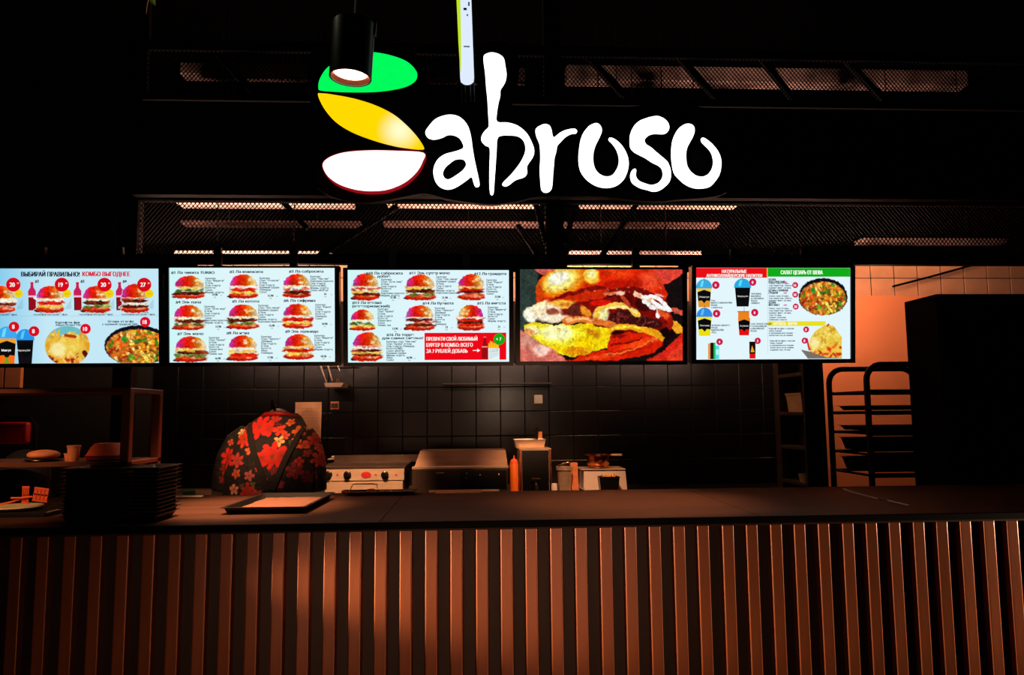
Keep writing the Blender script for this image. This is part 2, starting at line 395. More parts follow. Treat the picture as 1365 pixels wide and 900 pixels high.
rail(755, 1290, 100, 22, 5.3, 'wide upper galvanised duct right of tall letter', 'alu2')
rail(250, 730, 130, 8, 5.05, 'slim upper duct just above the fascia, left half', 'alu2')
rail(1150, 1345, 320, 6, 5.2, 'short duct high at right above the lit tiles', 'alu2')
for x in (-1.6, 0.2, 1.9):
    light('AREA', 'duct_fill_light', (x, 4.5, 2.35), (x + .05, 4.85, 2.9), 40, (255, 200, 176), shape='RECTANGLE', size=1.2, size_y=.05)  # added uplights hidden behind the screens, brighten the ducts

# ================================================================ sign
YS = YM - .2
sg = thing('illuminated_sign', 'glowing sign with coloured leaf-shaped logo and white hand-drawn lettering', 'sign', (W(690, 170, YS).x, YS, W(690, 250, YS).z))
def smooth(pts, n=3):
    out = []; L = len(pts)
    for i in range(L):
        p0, p1, p2, p3 = [np.array(pts[(i + k) % L], float) for k in (-1, 0, 1, 2)]
        for j in range(n):
            t = j / n
            out.append(tuple(.5 * ((2 * p1) + (-p0 + p2) * t + (2 * p0 - 5 * p1 + 4 * p2 - p3) * t * t + (-p0 + 3 * p1 - 3 * p2 + p3) * t ** 3)))
    return out
def conv(pts, ox, oy, s): return [(ox + x / s, oy + y / s) for x, y in pts]
def offset(pts, d):
    out = []; L = len(pts)
    area = sum(pts[i][0] * pts[(i + 1) % L][1] - pts[(i + 1) % L][0] * pts[i][1] for i in range(L))
    sg_ = 1 if area > 0 else -1
    for i in range(L):
        a = np.array(pts[(i - 2) % L]); b = np.array(pts[(i + 2) % L]); t = b - a; n = np.array([t[1], -t[0]]) * sg_
        n = n / (np.linalg.norm(n) + 1e-9); out.append((pts[i][0] + n[0] * d, pts[i][1] + n[1] * d))
    return out
def shape(name, outs, y, depth, m, parent, sides=True):
    """outs: outlines in photograph pixels on plane y; curve-filled (supports holes)"""
    cu = bpy.data.curves.new(name, 'CURVE'); cu.dimensions = '2D'; cu.fill_mode = 'BOTH'; cu.extrude = depth / 2
    for o_ in outs:
        sp = cu.splines.new('POLY'); sp.points.add(len(o_) - 1); sp.use_cyclic_u = True
        for i, (px, py) in enumerate(o_):
            w = W(px, py, y); sp.points[i].co = (w.x, w.z, 0, 1)
    tmp = bpy.data.objects.new(name, cu); C.objects.link(tmp)
    bpy.context.view_layer.update()
    me = bpy.data.meshes.new_from_object(tmp.evaluated_get(bpy.context.evaluated_depsgraph_get()))
    bpy.data.objects.remove(tmp)
    off = Vector((0, 0, 0)); pp = parent
    while pp: off += pp.location; pp = pp.parent
    for v in me.vertices: v.co = Vector((v.co.x, y + depth / 2 + v.co.z * 1, v.co.y)) - off
    me.materials.clear(); me.materials.append(M[m]); 
    o = bpy.data.objects.new(name, me); C.objects.link(o); o.parent = parent; return o
sA = 4.2875
L_a = conv([(30,500),(45,470),(85,425),(130,405),(175,398),(220,408),(258,440),(280,480),(292,530),(300,590),(310,650),(325,720),(338,780),(338,805),(320,812),(308,795),(295,755),(270,770),(235,795),(195,818),(155,826),(115,812),(88,780),(76,735),(80,695),(100,655),(140,625),(185,612),(225,600),(248,585),(240,555),(222,530),(190,515),(155,515),(125,530),(80,540),(45,530)], 560, 60, sA)
H_a = conv([(240,652),(258,665),(262,690),(240,720),(205,745),(165,768),(140,760),(130,735),(140,705),(165,680),(200,655)], 560, 60, sA)
L_b = conv([(362,75),(375,52),(410,42),(450,52),(478,75),(487,120),(494,170),(485,215),(460,255),(458,290),(448,330),(440,380),(440,438),(500,443),(560,462),(610,505),(640,560),(652,600),(645,640),(612,690),(612,730),(595,755),(545,772),(515,795),(490,808),(470,800),(478,782),(520,740),(560,690),(590,640),(603,590),(590,545),(560,522),(510,515),(455,520),(440,545),(437,600),(432,680),(425,780),(420,845),(410,858),(400,845),(396,780),(397,680),(398,590),(375,575),(352,550),(352,520),(370,490),(392,465),(390,400),(385,310),(378,240),(372,160)], 560, 60, sA)
sB = 6.925
L_r = conv([(373,250),(380,215),(415,190),(460,175),(500,188),(520,225),(528,270),(545,298),(590,262),(640,235),(700,220),(740,220),(757,240),(745,262),(700,268),(650,295),(610,335),(575,375),(565,430),(548,490),(542,560),(535,640),(528,740),(515,785),(480,808),(445,802),(425,775),(418,700),(412,600),(418,500),(415,400),(405,345),(385,300)], 660, 140, sB)
L_o = conv([(725,400),(750,372),(780,362),(798,378),(800,400),(790,425),(775,455),(765,490),(765,530),(775,560),(795,580),(820,588),(845,582),(862,560),(872,535),(872,505),(862,475),(845,450),(830,435),(832,425),(845,425),(870,440),(895,470),(912,510),(913,550),(900,590),(880,615),(850,632),(810,636),(770,625),(735,600),(710,565),(702,520),(705,470),(712,430)], 550, 50, 3.174)
L_s = conv([(135,330),(140,270),(170,200),(220,150),(290,120),(370,102),(420,108),(470,140),(497,180),(497,225),(475,255),(440,268),(370,265),(320,275),(285,300),(272,330),(290,365),(330,390),(375,430),(430,475),(480,520),(505,570),(515,620),(512,680),(490,725),(440,770),(390,795),(340,798),(300,785),(240,770),(190,745),(155,715),(140,670),(145,625),(165,595),(185,588),(195,605),(190,640),(200,675),(230,705),(280,725),(330,738),(375,730),(410,708),(435,670),(440,630),(430,590),(400,560),(340,530),(280,490),(220,460),(170,430),(140,390)], 820, 140, sB)
L_o2 = conv([(520,500),(520,400),(530,330),(550,275),(580,225),(620,190),(665,172),(705,178),(730,205),(733,250),(715,300),(690,345),(665,395),(655,450),(658,520),(670,570),(700,615),(745,650),(800,662),(850,645),(885,605),(902,560),(905,510),(890,450),(860,405),(820,365),(795,335),(795,308),(820,303),(870,335),(920,385),(960,445),(980,510),(978,580),(960,650),(915,715),(870,755),(800,770),(720,765),(650,735),(590,685),(540,620)], 820, 140, sB)
sL = 3.214
G1 = conv([(78,375),(82,345),(100,310),(125,283),(180,250),(250,228),(320,224),(400,240),(460,265),(495,300),(502,325),(490,350),(450,372),(380,387),(300,394),(200,394),(130,391),(85,386)], 400, 0, sL)
G2 = conv([(76,405),(95,400),(140,405),(230,422),(320,450),(400,490),(460,540),(505,590),(530,630),(525,640),(480,638),(400,625),(310,600),(220,565),(150,520),(100,460)], 400, 0, sL)
G3 = conv([(98,715),(105,690),(140,668),(200,652),(300,645),(420,647),(528,655),(525,690),(500,735),(450,780),(380,810),(310,818),(240,812),(170,790),(120,755)], 400, 0, sL)
def hotspot(m, px, py, r, col):
    nt = m.node_tree; b = nt.nodes['Principled BSDF']; g = nt.nodes.new('ShaderNodeNewGeometry'); d = nt.nodes.new('ShaderNodeVectorMath'); d.operation = 'DISTANCE'
    p = W(px, py, YS - .028); d.inputs[1].default_value = p; nt.links.new(g.outputs['Position'], d.inputs[0])
    mr = nt.nodes.new('ShaderNodeMapRange'); mr.inputs[1].default_value = 0; mr.inputs[2].default_value = r; mr.inputs[3].default_value = 1; mr.inputs[4].default_value = 0; mr.interpolation_type = 'SMOOTHSTEP'
    nt.links.new(d.outputs['Value'], mr.inputs[0]); mx = nt.nodes.new('ShaderNodeMix'); mx.data_type = 'RGBA'; nt.links.new(mr.outputs[0], mx.inputs[0])
    mx.inputs[6].default_value = b.inputs['Emission Color'].default_value; mx.inputs[7].default_value = lin(col); nt.links.new(mx.outputs[2], b.inputs['Emission Color'])
hotspot(M['signyellow'], 533, 174, .14, (255, 250, 200))
# raised backing board with a soft contour
bk = [(424,60),(500,52),(562,78),(572,130),(632,128),(634,70),(650,56),(684,62),(692,100),(684,142),(760,150),(900,138),(965,158),(982,210),(970,256),(905,266),(860,268),(800,262),(720,262),(690,268),(652,272),(600,266),(566,258),(530,264),(480,270),(430,256),(415,225),(418,170),(410,100)]
shape('backing_board', [smooth(bk, 4)], YS + .03, .04, 'black', sg)
for pts, hole in ((L_a, H_a), (L_b, None), (L_r, None), (L_o, None), (L_s, None), (L_o2, None)):
    ol = smooth(pts, 3); hs = [smooth(hole, 3)] if hole else []
    lt = shape('letter', [offset(ol, .8)] + [offset(h, -.6) for h in hs], YS - .014, .044, 'blackgloss', sg)
    shape('letter_face', [ol] + hs, YS - .018, .004, 'signwhite', lt)
for pts, m, rim, lab in ((G1, 'signgreen', 'blackgloss', 'green glowing leaf'), (G2, 'signyellow', 'blackgloss', 'yellow glowing leaf'), (G3, 'signcore', 'signred', 'white glowing leaf with a red rim')):
    ol = smooth(pts, 4)
    lf = shape('leaf', [offset(ol, 1.1)], YS - .024, .054, rim, sg); lf['label'] = lab
    shape('leaf_face', [ol], YS - .028, .004, m, lf)
bm = new()
for px in (470, 600, 780, 930):
    a = W(px, 200, YS + .07); box(bm, a.x - .02, a.x + .02, YS + .07, YM - .12, a.z - .02, a.z + .02)
obj('standoffs', bm, 'blackmetal', sg)

# ================================================================ menu screens
bpy.context.view_layer.update()
_fc = bpy.data.curves.new('t', 'FONT'); _fo = bpy.data.objects.new('t', _fc); C.objects.link(_fo); _cache = {}
def text_mesh(s):
    if s not in _cache and 'ф' in s.lower():          # this letter is drawn as a ring with a bar
        t = s.replace('ф', 'о').replace('Ф', 'О'); v, f = text_mesh(t); v = v.copy(); f = list(f)
        for i, ch in enumerate(s):
            if ch in 'фФ':
                x = text_mesh(t[:i + 1])[0][:, 0].max() - (.255 if ch == 'ф' else .36); lo, hi = (-.2, .74) if ch == 'ф' else (-.03, .76)
                b = len(v); v = np.vstack([v, [(x - .045, lo), (x + .045, lo), (x + .045, hi), (x - .045, hi)]]); f.append((b, b + 1, b + 2, b + 3))
        _cache[s] = (v, f)
    if s not in _cache:
        _fc.body = s; bpy.context.view_layer.update(); me = bpy.data.meshes.new_from_object(_fo)
        v = np.array([q.co[:2] for q in me.vertices]) if len(me.vertices) else np.zeros((0, 2))
        _cache[s] = (v, [tuple(p.vertices) for p in me.polygons]); bpy.data.meshes.remove(me)
    return _cache[s]
class Art:
    def __init__(s): s.v = []; s.c = []; s.f = []
    def add(s, vs_, cols, faces, d):
        b = len(s.v); s.v += [(x, y, d) for x, y in vs_]; s.c += cols; s.f += [tuple(b + i for i in f) for f in faces]
    def poly(s, pts, col, d): s.add(pts, [lin(col)] * len(pts), [tuple(range(len(pts)))], d)
    def rect(s, x0, y0, x1, y1, col, d): s.poly([(x0, y0), (x1, y0), (x1, y1), (x0, y1)], col, d)
    def disc(s, cx, cy, r, col, d, ry=None, n=28): s.poly([(cx + r * math.cos(i * 2 * math.pi / n), cy + (ry or r) * math.sin(i * 2 * math.pi / n)) for i in range(n)], col, d)
    def text(s, t, x, y, h, col, d, w=None, al='l', bold=0.0, cond=0.86):
        v, f = text_mesh(t)
        if not len(v): return
        k = h / 0.72; v = v.copy(); wd_ = (v[:, 0].max() - v[:, 0].min()) or 1
        kx = (w / wd_) if w else k * cond
        xx = (v[:, 0] - v[:, 0].min()) * kx; yy = -v[:, 1] * k; ww = wd_ * kx
        x0 = x if al == 'l' else (x - ww / 2 if al == 'c' else x - ww)
        for dx in ([0] if not bold else [-bold, 0, bold]):
            s.add([(x0 + a + dx, y + b) for a, b in zip(xx, yy)], [lin(col)] * len(xx), f, d + (0 if dx == 0 else .02 * (1 if dx > 0 else -1)))
class Canvas:                                  # small software painter: soft shapes on a colour grid
    def __init__(s, x0, y0, x1, y1, n, bg):
        s.b = (x0, y0, x1, y1); s.nx = int((x1 - x0) * n) + 1; s.ny = int((y1 - y0) * n) + 1
        s.X, s.Y = np.meshgrid(np.linspace(x0, x1, s.nx), np.linspace(y0, y1, s.ny)); s.px = 1 / n
        s.im = np.zeros((s.ny, s.nx, 3)) + np.array(bg, float); s.a = np.zeros((s.ny, s.nx))
    def mix(s, m, col, op=1.0):
        m = np.clip(m, 0, 1) * op; col = np.array(col, float)
        s.im = s.im * (1 - m[..., None]) + (col if col.ndim == 3 else col[None, None]) * m[..., None]; s.a = np.maximum(s.a, m)
    def ell(s, cx, cy, rx, ry, col, ang=0, soft=None, op=1.0, clip=None):
        soft = soft or s.px; c, n = math.cos(ang), math.sin(ang); dx, dy = s.X - cx, s.Y - cy
        u, v = (dx * c + dy * n) / rx, (-dx * n + dy * c) / ry
        d = (1 - np.sqrt(u * u + v * v)) * min(rx, ry); m = np.clip(d / soft + .5, 0, 1)
        if clip is not None: m = m * clip
        s.mix(m, col, op)
    def pm(s, pts, blur=1):
        X, Y = s.X, s.Y; ins = np.zeros(X.shape, bool); L = len(pts)
        for i in range(L):
            (x1, y1), (x2, y2) = pts[i], pts[(i + 1) % L]
            if y1 == y2: continue
            cnd = ((y1 > Y) != (y2 > Y)) & (X < (x2 - x1) * (Y - y1) / (y2 - y1) + x1); ins ^= cnd
        m = ins.astype(float)
        for _ in range(blur):
            p = np.pad(m, 1, mode='edge'); m = (p[1:-1, 1:-1] * 4 + p[:-2, 1:-1] + p[2:, 1:-1] + p[1:-1, :-2] + p[1:-1, 2:]) / 8
        return m
    def poly(s, pts, col, blur=1, op=1.0): s.mix(s.pm(pts, blur), col, op)
    def line(s, pts, w, col, op=1.0, clip=None):
        D = np.full(s.X.shape, 1e9)
        for (x1, y1), (x2, y2) in zip(pts, pts[1:]):
            L2 = (x2 - x1) ** 2 + (y2 - y1) ** 2 + 1e-9
            t = np.clip(((s.X - x1) * (x2 - x1) + (s.Y - y1) * (y2 - y1)) / L2, 0, 1)
            D = np.minimum(D, np.hypot(s.X - x1 - t * (x2 - x1), s.Y - y1 - t * (y2 - y1)))
        m = np.clip((w / 2 - D) / s.px + .5, 0, 1)
        if clip is not None: m = m * clip
        s.mix(m, col, op)
    def grain(s, amp, cell=1): 
        n = rng.normal(0, amp, (s.ny // cell + 2, s.nx // cell + 2)).repeat(cell, 0).repeat(cell, 1)[:s.ny, :s.nx]
        s.im = s.im + n[..., None] * (s.a[..., None] > .5) * np.array([1, .8, .5])
    def noise(s, cell):
        gy, gx = int(s.ny / (cell / s.px)) + 3, int(s.nx / (cell / s.px)) + 3; g = rng.normal(0, 1, (gy, gx))
        y = np.arange(s.ny) * s.px / cell; x = np.arange(s.nx) * s.px / cell; y = y.clip(0, gy - 1.001); x = x.clip(0, gx - 1.001)
        iy = y.astype(int); ix = x.astype(int); fy = (y - iy)[:, None]; fx = (x - ix)[None]; fy = fy * fy * (3 - 2 * fy); fx = fx * fx * (3 - 2 * fx)
        a, b, c, d = g[iy][:, ix], g[iy][:, ix + 1], g[iy + 1][:, ix], g[iy + 1][:, ix + 1]
        return (a * (1 - fx) + b * fx) * (1 - fy) + (c * (1 - fx) + d * fx) * fy
    def warp(s, amp, cell):
        jj, ii = np.mgrid[0:s.ny, 0:s.nx]
        u = (ii + s.noise(cell) * amp / s.px).round().astype(int).clip(0, s.nx - 1); v = (jj + s.noise(cell) * amp / s.px).round().astype(int).clip(0, s.ny - 1)
        s.im = s.im[v, u]; s.a = s.a[v, u]
    def texture(s, amp, cell, pw=1.0):
        n = s.noise(cell)[..., None] * amp; m = (s.a > .5)[..., None]; s.im = np.where(m, s.im * (1 + n), s.im)
    def put(s, art, d, full=False):
        im = np.clip(s.im, 0, 255) / 255; li = np.where(im <= .04045, im / 12.92, ((im + .055) / 1.055) ** 2.4)
        keep = np.ones(s.a.shape, bool) if full else s.a > .02
        q = keep[:-1, :-1] | keep[1:, :-1] | keep[:-1, 1:] | keep[1:, 1:]
        used = np.zeros(keep.shape, bool); used[:-1, :-1] |= q; used[1:, :-1] |= q; used[:-1, 1:] |= q; used[1:, 1:] |= q
        idx = np.cumsum(used.ravel()).reshape(used.shape) - 1 + len(art.v)
        art.v += [(a, b, d) for a, b in zip(s.X[used], s.Y[used])]
        art.c += [(r, g, b, 1.0) for r, g, b in li[used]]
        jj, ii = np.nonzero(q)
        art.f += [(idx[j, i], idx[j, i + 1], idx[j + 1, i + 1], idx[j + 1, i]) for j, i in zip(jj, ii)]
WHT = (222, 246, 250)
PAL = {'meat': [(70, 18, 10), (110, 30, 14), (150, 50, 20)], 'cheese': [(240, 200, 70), (250, 225, 120), (232, 160, 50)], 'egg': [(250, 240, 200), (245, 220, 140)],
       'tom': [(205, 20, 8), (230, 50, 20)], 'green': [(90, 120, 30), (60, 90, 30), (150, 160, 60)], 'sauce': [(250, 235, 215), (240, 200, 180)], 'bacon': [(190, 40, 30), (230, 120, 90)]}
def burger(art, cx, y0, w, h, d, fill, seed=0, bg=WHT, flip=False, split=.42, n=2.0):
    """y0 top, cx centre, w, h in pixels"""
    r = random.Random(seed * 13 + 5)
    c = Canvas(cx - w / 2 - 1.5, y0 - 1, cx + w / 2 + 1.5, y0 + h + 1, n, bg)
    yb = y0 + h
    if seed % 3 != 2: c.ell(cx - w * .36, yb - h * .07, w * .15, h * .05, (30, 12, 30))
    # bottom bun
    c.ell(cx, yb - h * .12, w * .46, h * .125, (190, 28, 10)); c.ell(cx + w * .02, yb - h * .17, w * .42, h * .07, (225, 70, 24))
    for _ in range(5): c.ell(cx + r.uniform(.05, .3) * w, yb - h * r.uniform(.12, .2), w * .07, h * .03, (250, 170, 130), soft=1.5, op=.7)
    # fillings
    ys = y0 + h * split; ye = yb - h * .2; k = len(fill)
    for i, fnm in enumerate(reversed(fill)):
        y = ye - (ye - ys) * (i + .3) / k; hh = (ye - ys) / k * .8
        p = PAL[fnm]
        if fnm in ('meat', 'tom'): c.ell(cx, y, w * .42, hh * .75, p[0])
        for _ in range(11):
            c.ell(cx + r.uniform(-.42, .42) * w, y + r.uniform(-.5, .5) * hh, w * r.uniform(.05, .12), hh * r.uniform(.3, .6), r.choice(p), ang=r.uniform(-.5, .5), op=.85, soft=1.0)
        if fnm in ('cheese', 'egg', 'sauce'):
            c.line([(cx - w * .4, y - hh * .2), (cx, y + hh * .1), (cx + w * .4, y - hh * .1)], hh * .7, p[0], op=.8)
    # top bun dome with a sheen from magenta to cream
    bh = h * (split + .04); rx = w * .43
    X, Y = c.X, c.Y; u = (X - cx) / rx; v = (y0 + bh - Y) / bh
    mk = np.clip(((1 - np.sqrt(np.clip(u * u + np.clip(v, 0, 9) ** 2 * 1.0, 0, 9))) * rx) / c.px + .5, 0, 1) * np.clip(v * bh + 1.2, 0, 1)
    t = np.clip((u * (-1 if flip else 1) + 1) / 2, 0, 1)
    st = np.array([0, .16, .34, .55, .74, .9, 1.0]); cs = np.array([(190, 60, 190), (230, 40, 120), (238, 22, 8), (232, 60, 5), (235, 140, 30), (250, 215, 150), (240, 200, 160)], float)
    if seed % 4 == 1: cs[0] = (185, 110, 235)
    col = np.stack([np.interp(t, st, cs[:, j]) for j in range(3)], -1)
    col = col * (0.86 + .14 * np.clip(v, 0, 1))[..., None]
    c.mix(mk, col)
    for _ in range(4): c.ell(cx + r.uniform(.05, .3) * w * (-1 if flip else 1), y0 + bh * r.uniform(.35, .8), w * .05, h * .045, (255, 235, 190), soft=2, op=.7, clip=mk)
    c.line([(cx - rx * .95, y0 + bh + .3), (cx, y0 + bh + .8), (cx + rx * .95, y0 + bh + .2)], h * .03, (250, 190, 150), op=.8)
    c.warp(.45, 2.2); c.texture(.1, 1.6); c.texture(.07, 4); c.grain(9); c.put(art, d)
class Screen:
    def __init__(s, px0, py0, px1, py1, label, Y=4.0, bez=6):
        s.cx, s.cy = (px0 + px1) / 2, (py0 + py1) / 2
        Cc = W(s.cx, s.cy, Y); s.s = (Cc - CAM).dot(fw) / F; s.w = (px1 - px0); s.h = (py1 - py0); s.b = (px0, py0, px1, py1)
        s.t = thing('menu_screen', label, 'screen', Cc, 'menu screens hanging over the counter')
        s.t.rotation_euler = (R(6), 0, 0)
        hw, hh = s.w * s.s / 2, s.h * s.s / 2; e = bez * s.s
        bm = new(); box(bm, -hw - e, hw + e, .002, .05, -hh - e * .9, hh + e * .5, bev=.004, seg=2)
        obj('casing', bm, 'blackgloss', s.t, local=True)
        bm = new()
        for q in ((-hw - e, -hw, -hh - e * .9, hh + e * .5), (hw, hw + e, -hh - e * .9, hh + e * .5), (-hw, hw, hh, hh + e * .5), (-hw, hw, -hh - e * .9, -hh)):
            box(bm, q[0], q[1], -.010, .002, q[2], q[3])
        obj('bezel', bm, 'blackgloss', s.t, local=True)
        bm = new(); top = wp(650, 346).z - Cc.z
        for x in (-.2, .2): box(bm, x - .02, x + .02, .05, .075, -.05, top)
        box(bm, -.25, .25, .05, .06, -.1, .1)
        obj('bracket', bm, 'blackmetal', s.t, local=True)
    def part(s, name, art):
        k = s.s; me = bpy.data.meshes.new(name)
        v = [((x - s.cx) * k, -.0003 - .00022 * d, (s.cy - y) * k) for x, y, d in art.v]
        me.from_pydata(v, [], art.f); ca = me.color_attributes.new('Col', 'FLOAT_COLOR', 'POINT')
        ca.data.foreach_set('color', np.array(art.c, dtype=np.float32).ravel()); me.materials.append(M['art'])
        o = bpy.data.objects.new(name, me); C.objects.link(o); o.parent = s.t; return o
    def display(s, col, col2=None, left=False):
        a = Art(); x0, y0, x1, y1 = s.b
        c1, c2 = lin(col), lin(col2 or col)
        a.add([(x0, y0), (x0 + s.w / 3, y0), (x1, y0), (x1, y1), (x0 + s.w / 3, y1), (x0, y1)], [c2, c1, c1, c1, c1, c2], [(0, 1, 4, 5), (1, 2, 3, 4)], 0)
        return s.part('display', a)
DK = (22, 34, 58); SM = (44, 92, 112)
Z1, Z2 = 240 / 1365, 220 / 1320
def salad(c, cx, cy, rx, ry, seed, clipx=None):
    r = random.Random(seed); c.ell(cx, cy, rx, ry, (12, 14, 26))
    u, v = (c.X - cx) / (rx * .94), (c.Y - cy - ry * .09) / (ry * .9)
    m = np.clip((1 - np.sqrt(u * u + v * v)) * ry + .5, 0, 1)
    c.mix(m, (190, 110, 30))
    for _ in range(150):
        a, q = r.uniform(0, 6.28), math.sqrt(r.random())
        x, y = cx + rx * .9 * q * math.cos(a), cy + ry * .09 + ry * .86 * q * math.sin(a)
        lf = (x - cx) / rx + (y - cy) / ry * -.2
        p = [(236, 150, 20), (246, 200, 60), (250, 228, 120), (224, 96, 20), (60, 130, 30), (120, 60, 20)] if lf > -.2 else [(230, 90, 20), (240, 60, 20), (246, 170, 60), (250, 215, 130), (90, 130, 20), (150, 40, 20)]
        if y > cy + ry * .5 and r.random() < .3: p = [(90, 150, 40), (40, 60, 20)]
        c.ell(x, y, r.uniform(.05, .13) * rx, r.uniform(.04, .08) * ry * 1.2, r.choice(p), ang=r.uniform(0, 3), op=.9, soft=.9, clip=m)
    c.ell(cx - rx * .4, cy - ry * .32, rx * .1, ry * .14, (40, 150, 40), ang=.6, clip=m); c.ell(cx - rx * .7, cy - ry * .42, rx * .12, ry * .13, (226, 140, 50), clip=m)
    c.ell(cx - rx * .2, cy - ry * .5, rx * .05, ry * .3, (244, 150, 70), ang=-.7, clip=m); c.ell(cx + rx * .5, cy - ry * .45, rx * .25, ry * .07, (240, 130, 40), ang=.1, clip=m)
    c.ell(cx + rx * .25, cy + ry * .6, rx * .28, ry * .08, (248, 206, 90), ang=.9, clip=m)
def fries(c, cx, cy, rx, ry, seed, tall=False, m=None):
    r = random.Random(seed)
    for _ in range(70):
        x, y = cx + r.uniform(-.85, .85) * rx, cy + r.uniform(-.85, .85) * ry
        p = [(232, 190, 60), (246, 216, 96), (240, 226, 130), (214, 150, 30)] if y < cy + ry * .45 else [(226, 80, 24), (180, 30, 14), (240, 160, 70), (120, 20, 12)]
        c.ell(x, y, rx * r.uniform(.1, .26), ry * r.uniform(.05, .12), r.choice(p), ang=r.uniform(-1.4, 1.4), op=.85, soft=1.1, clip=m)
    c.ell(cx - rx * .3, cy + ry * .05, rx * .32, ry * .34, (250, 240, 170), soft=5, op=.8, clip=m); c.ell(cx + rx * .1, cy - ry * .1, rx * .3, ry * .3, (244, 216, 90), soft=5, op=.7, clip=m)
def cup(a, cx, yt, w, h, lid, c1, c2, d, black=True, dome=True):
    hw = w / 2; yl = yt + h * .3
    if dome:
        a.poly([(cx - hw * 1.0 * math.cos(t), yl - h * .3 * math.sin(t)) for t in np.linspace(0, math.pi, 16)] + [(cx + hw, yl + 1.2), (cx - hw, yl + 1.2)], lid, d)
        a.poly([(cx - hw * .5, yl - 1), (cx - hw * .35, yt + h * .08), (cx, yt + h * .03), (cx - hw * .2, yl - 1)], tuple(min(255, v + 50) for v in lid), d + 1)
    def q(t, s=1): return hw * (.9 - .2 * t) * s
    def band(t0, t1, col, dd): a.poly([(cx - q(t0), yl + 1 + (h * .7 - 1) * t0), (cx + q(t0), yl + 1 + (h * .7 - 1) * t0), (cx + q(t1), yl + 1 + (h * .7 - 1) * t1), (cx - q(t1), yl + 1 + (h * .7 - 1) * t1)], col, dd)
    band(0, 1, c1, d + 1); band(.55, 1, c2, d + 2)
    if black:
        a.poly([(cx - q(.3), yl + h * .16), (cx, yl + h * .08), (cx + q(.3), yl + h * .16), (cx + q(.75), yl + h * .48), (cx + q(.7) * .4, yl + h * .46), (cx, yl + h * .56), (cx - q(.7) * .4, yl + h * .46), (cx - q(.75), yl + h * .48)], (10, 10, 12), d + 3)

# --- screen 1 (combo offers)
S = Screen(-9, 358.3, 210, 484.3, 'leftmost menu screen showing combo meals, cups, fries and salad bowl')
S.display((196, 232, 246), (120, 200, 236))
def z1(x, y): return x * Z2, 345 + y * Z2
A = Art(); T = Art()
x, y = z1(187, 140); T.text('ВЫБИРАЙ ПРАВИЛЬНО!', x, y + .4, 6.2, DK, 2, w=75, bold=.42); T.text('КОМБО ВЫГОДНЕЕ', 110.2, 368.3, 6.0, (214, 16, 50), 2, w=61.5, bold=.42)
combos = [(-44, '20', 52), (0, '', 0)]
for k, (cx, pr, fl) in enumerate(((5, '20', ['egg', 'sauce', 'meat', 'bacon']), (68, '19', ['sauce', 'tom', 'cheese']), (127.5, '20', ['egg', 'meat', 'green']), (178, '27', ['bacon', 'meat', 'sauce', 'meat']))):
    b = Art(); burger(b, cx, 379.5 + (-1 if k == 3 else 1.5), 40, 36 if k != 3 else 39, 5 , fl, seed=k + 20, bg=(200, 234, 246)); S.part('burger_picture', b)
    o = (21, 83.5, 138.8, 190.5)[k]
    cxx = o; A.disc(cxx, 379.6, 9.3, (216, 10, 24), 9); T.text(pr, cxx - 1.4, 382.4, 5.8, (255, 255, 255), 11, al='c', bold=.25); T.text('00', cxx + 6, 378.6, 2, (255, 255, 255), 11, al='c')
    A.disc(cxx + 6.5, 391.5, 5.6, (240, 210, 20), 8); T.text('фри', cxx + 6.5, 393, 2.6, (222, 160, 0), 11, al='c')
    for j in range(7): A.poly([(cxx + 5 + j * 1.5 - 2, 412.8 - j * .2), (cxx + 5.5 + j * 1.5 - 2, 412.8 - j * .2), (cxx + 12, 405.3 - 6 + j * 2.0), (cxx + 12, 404.6 - 6 + j * 2.0)], (120, 170, 190), 1)
    if k: # drink bottle
        bx = (45.2, 104, 158.8)[k - 1] - .5
        A.rect(bx - 2, 376.2, bx + 2, 379, (206, 30, 60), 3)
        A.poly([(bx - 1.6, 379), (bx + 1.6, 379), (bx + 2.2, 383.5), (bx + 5, 388), (bx + 5, 394), (bx - 5, 394), (bx - 5, 388), (bx - 2.2, 383.5)], (202, 30, 90), 2)
        A.rect(bx - 5, 394, bx + 5, 396.4, (250, 190, 210), 3); A.poly([(bx - 4.6, 396.4), (bx + 5, 396.4), (bx + 5.4, 413.8), (bx - 4.2, 413.8)], (150, 12, 24), 2); A.rect(bx - 4.4, 396.4, bx - 3.2, 413, (60, 10, 40), 3)
        T.text('#2 #3 #4'.split()[k - 1], bx + 4.2, 376.8, 3.8, DK, 3, bold=.3)
    c0 = (3, 68, 127, 182)[k]
    T.text('#%d Ла сабросита' % (k + 1), c0, 417.6, 2.3, DK, 3, bold=.1, w=27, al='c'); T.text('+кола/фанта/спрайт +фри', c0, 420.4, 2.3, DK, 3, bold=.1, w=44, al='c')
A.rect(-9, 420.9, 210, 421.3, (150, 190, 205), 1)
cup(A, 12, 435, 27, 50, (60, 170, 240), (240, 160, 40), (246, 110, 20), 3); cup(A, 35.5, 438.5, 24, 46, (40, 150, 230), (14, 14, 20), (16, 14, 18), 3)
A.poly([(8, 484), (12, 475), (16, 484)], (110, 160, 40), 7)
T.text('Мангуя', 11.3, 468, 2.9, (250, 250, 250), 9, al='c', bold=.12); T.text('Маракуйя', 33, 468, 2.5, (240, 240, 240), 9, al='c', w=18)
for (bx, by) in ((21.5, 435.5), (47.3, 441.5)): A.disc(bx, by, 6.8, (220, 12, 30), 9); T.text('8', bx - .8, by + 2.6, 5.6, (255, 255, 255), 11, al='c', bold=.25)
T.text('Картофель фри', 75, 431.4, 3.0, DK, 3, w=31, bold=.2); T.text('Айдахо/Атика 120г', 75, 434.4, 2.4, DK, 3, w=33, bold=.15)
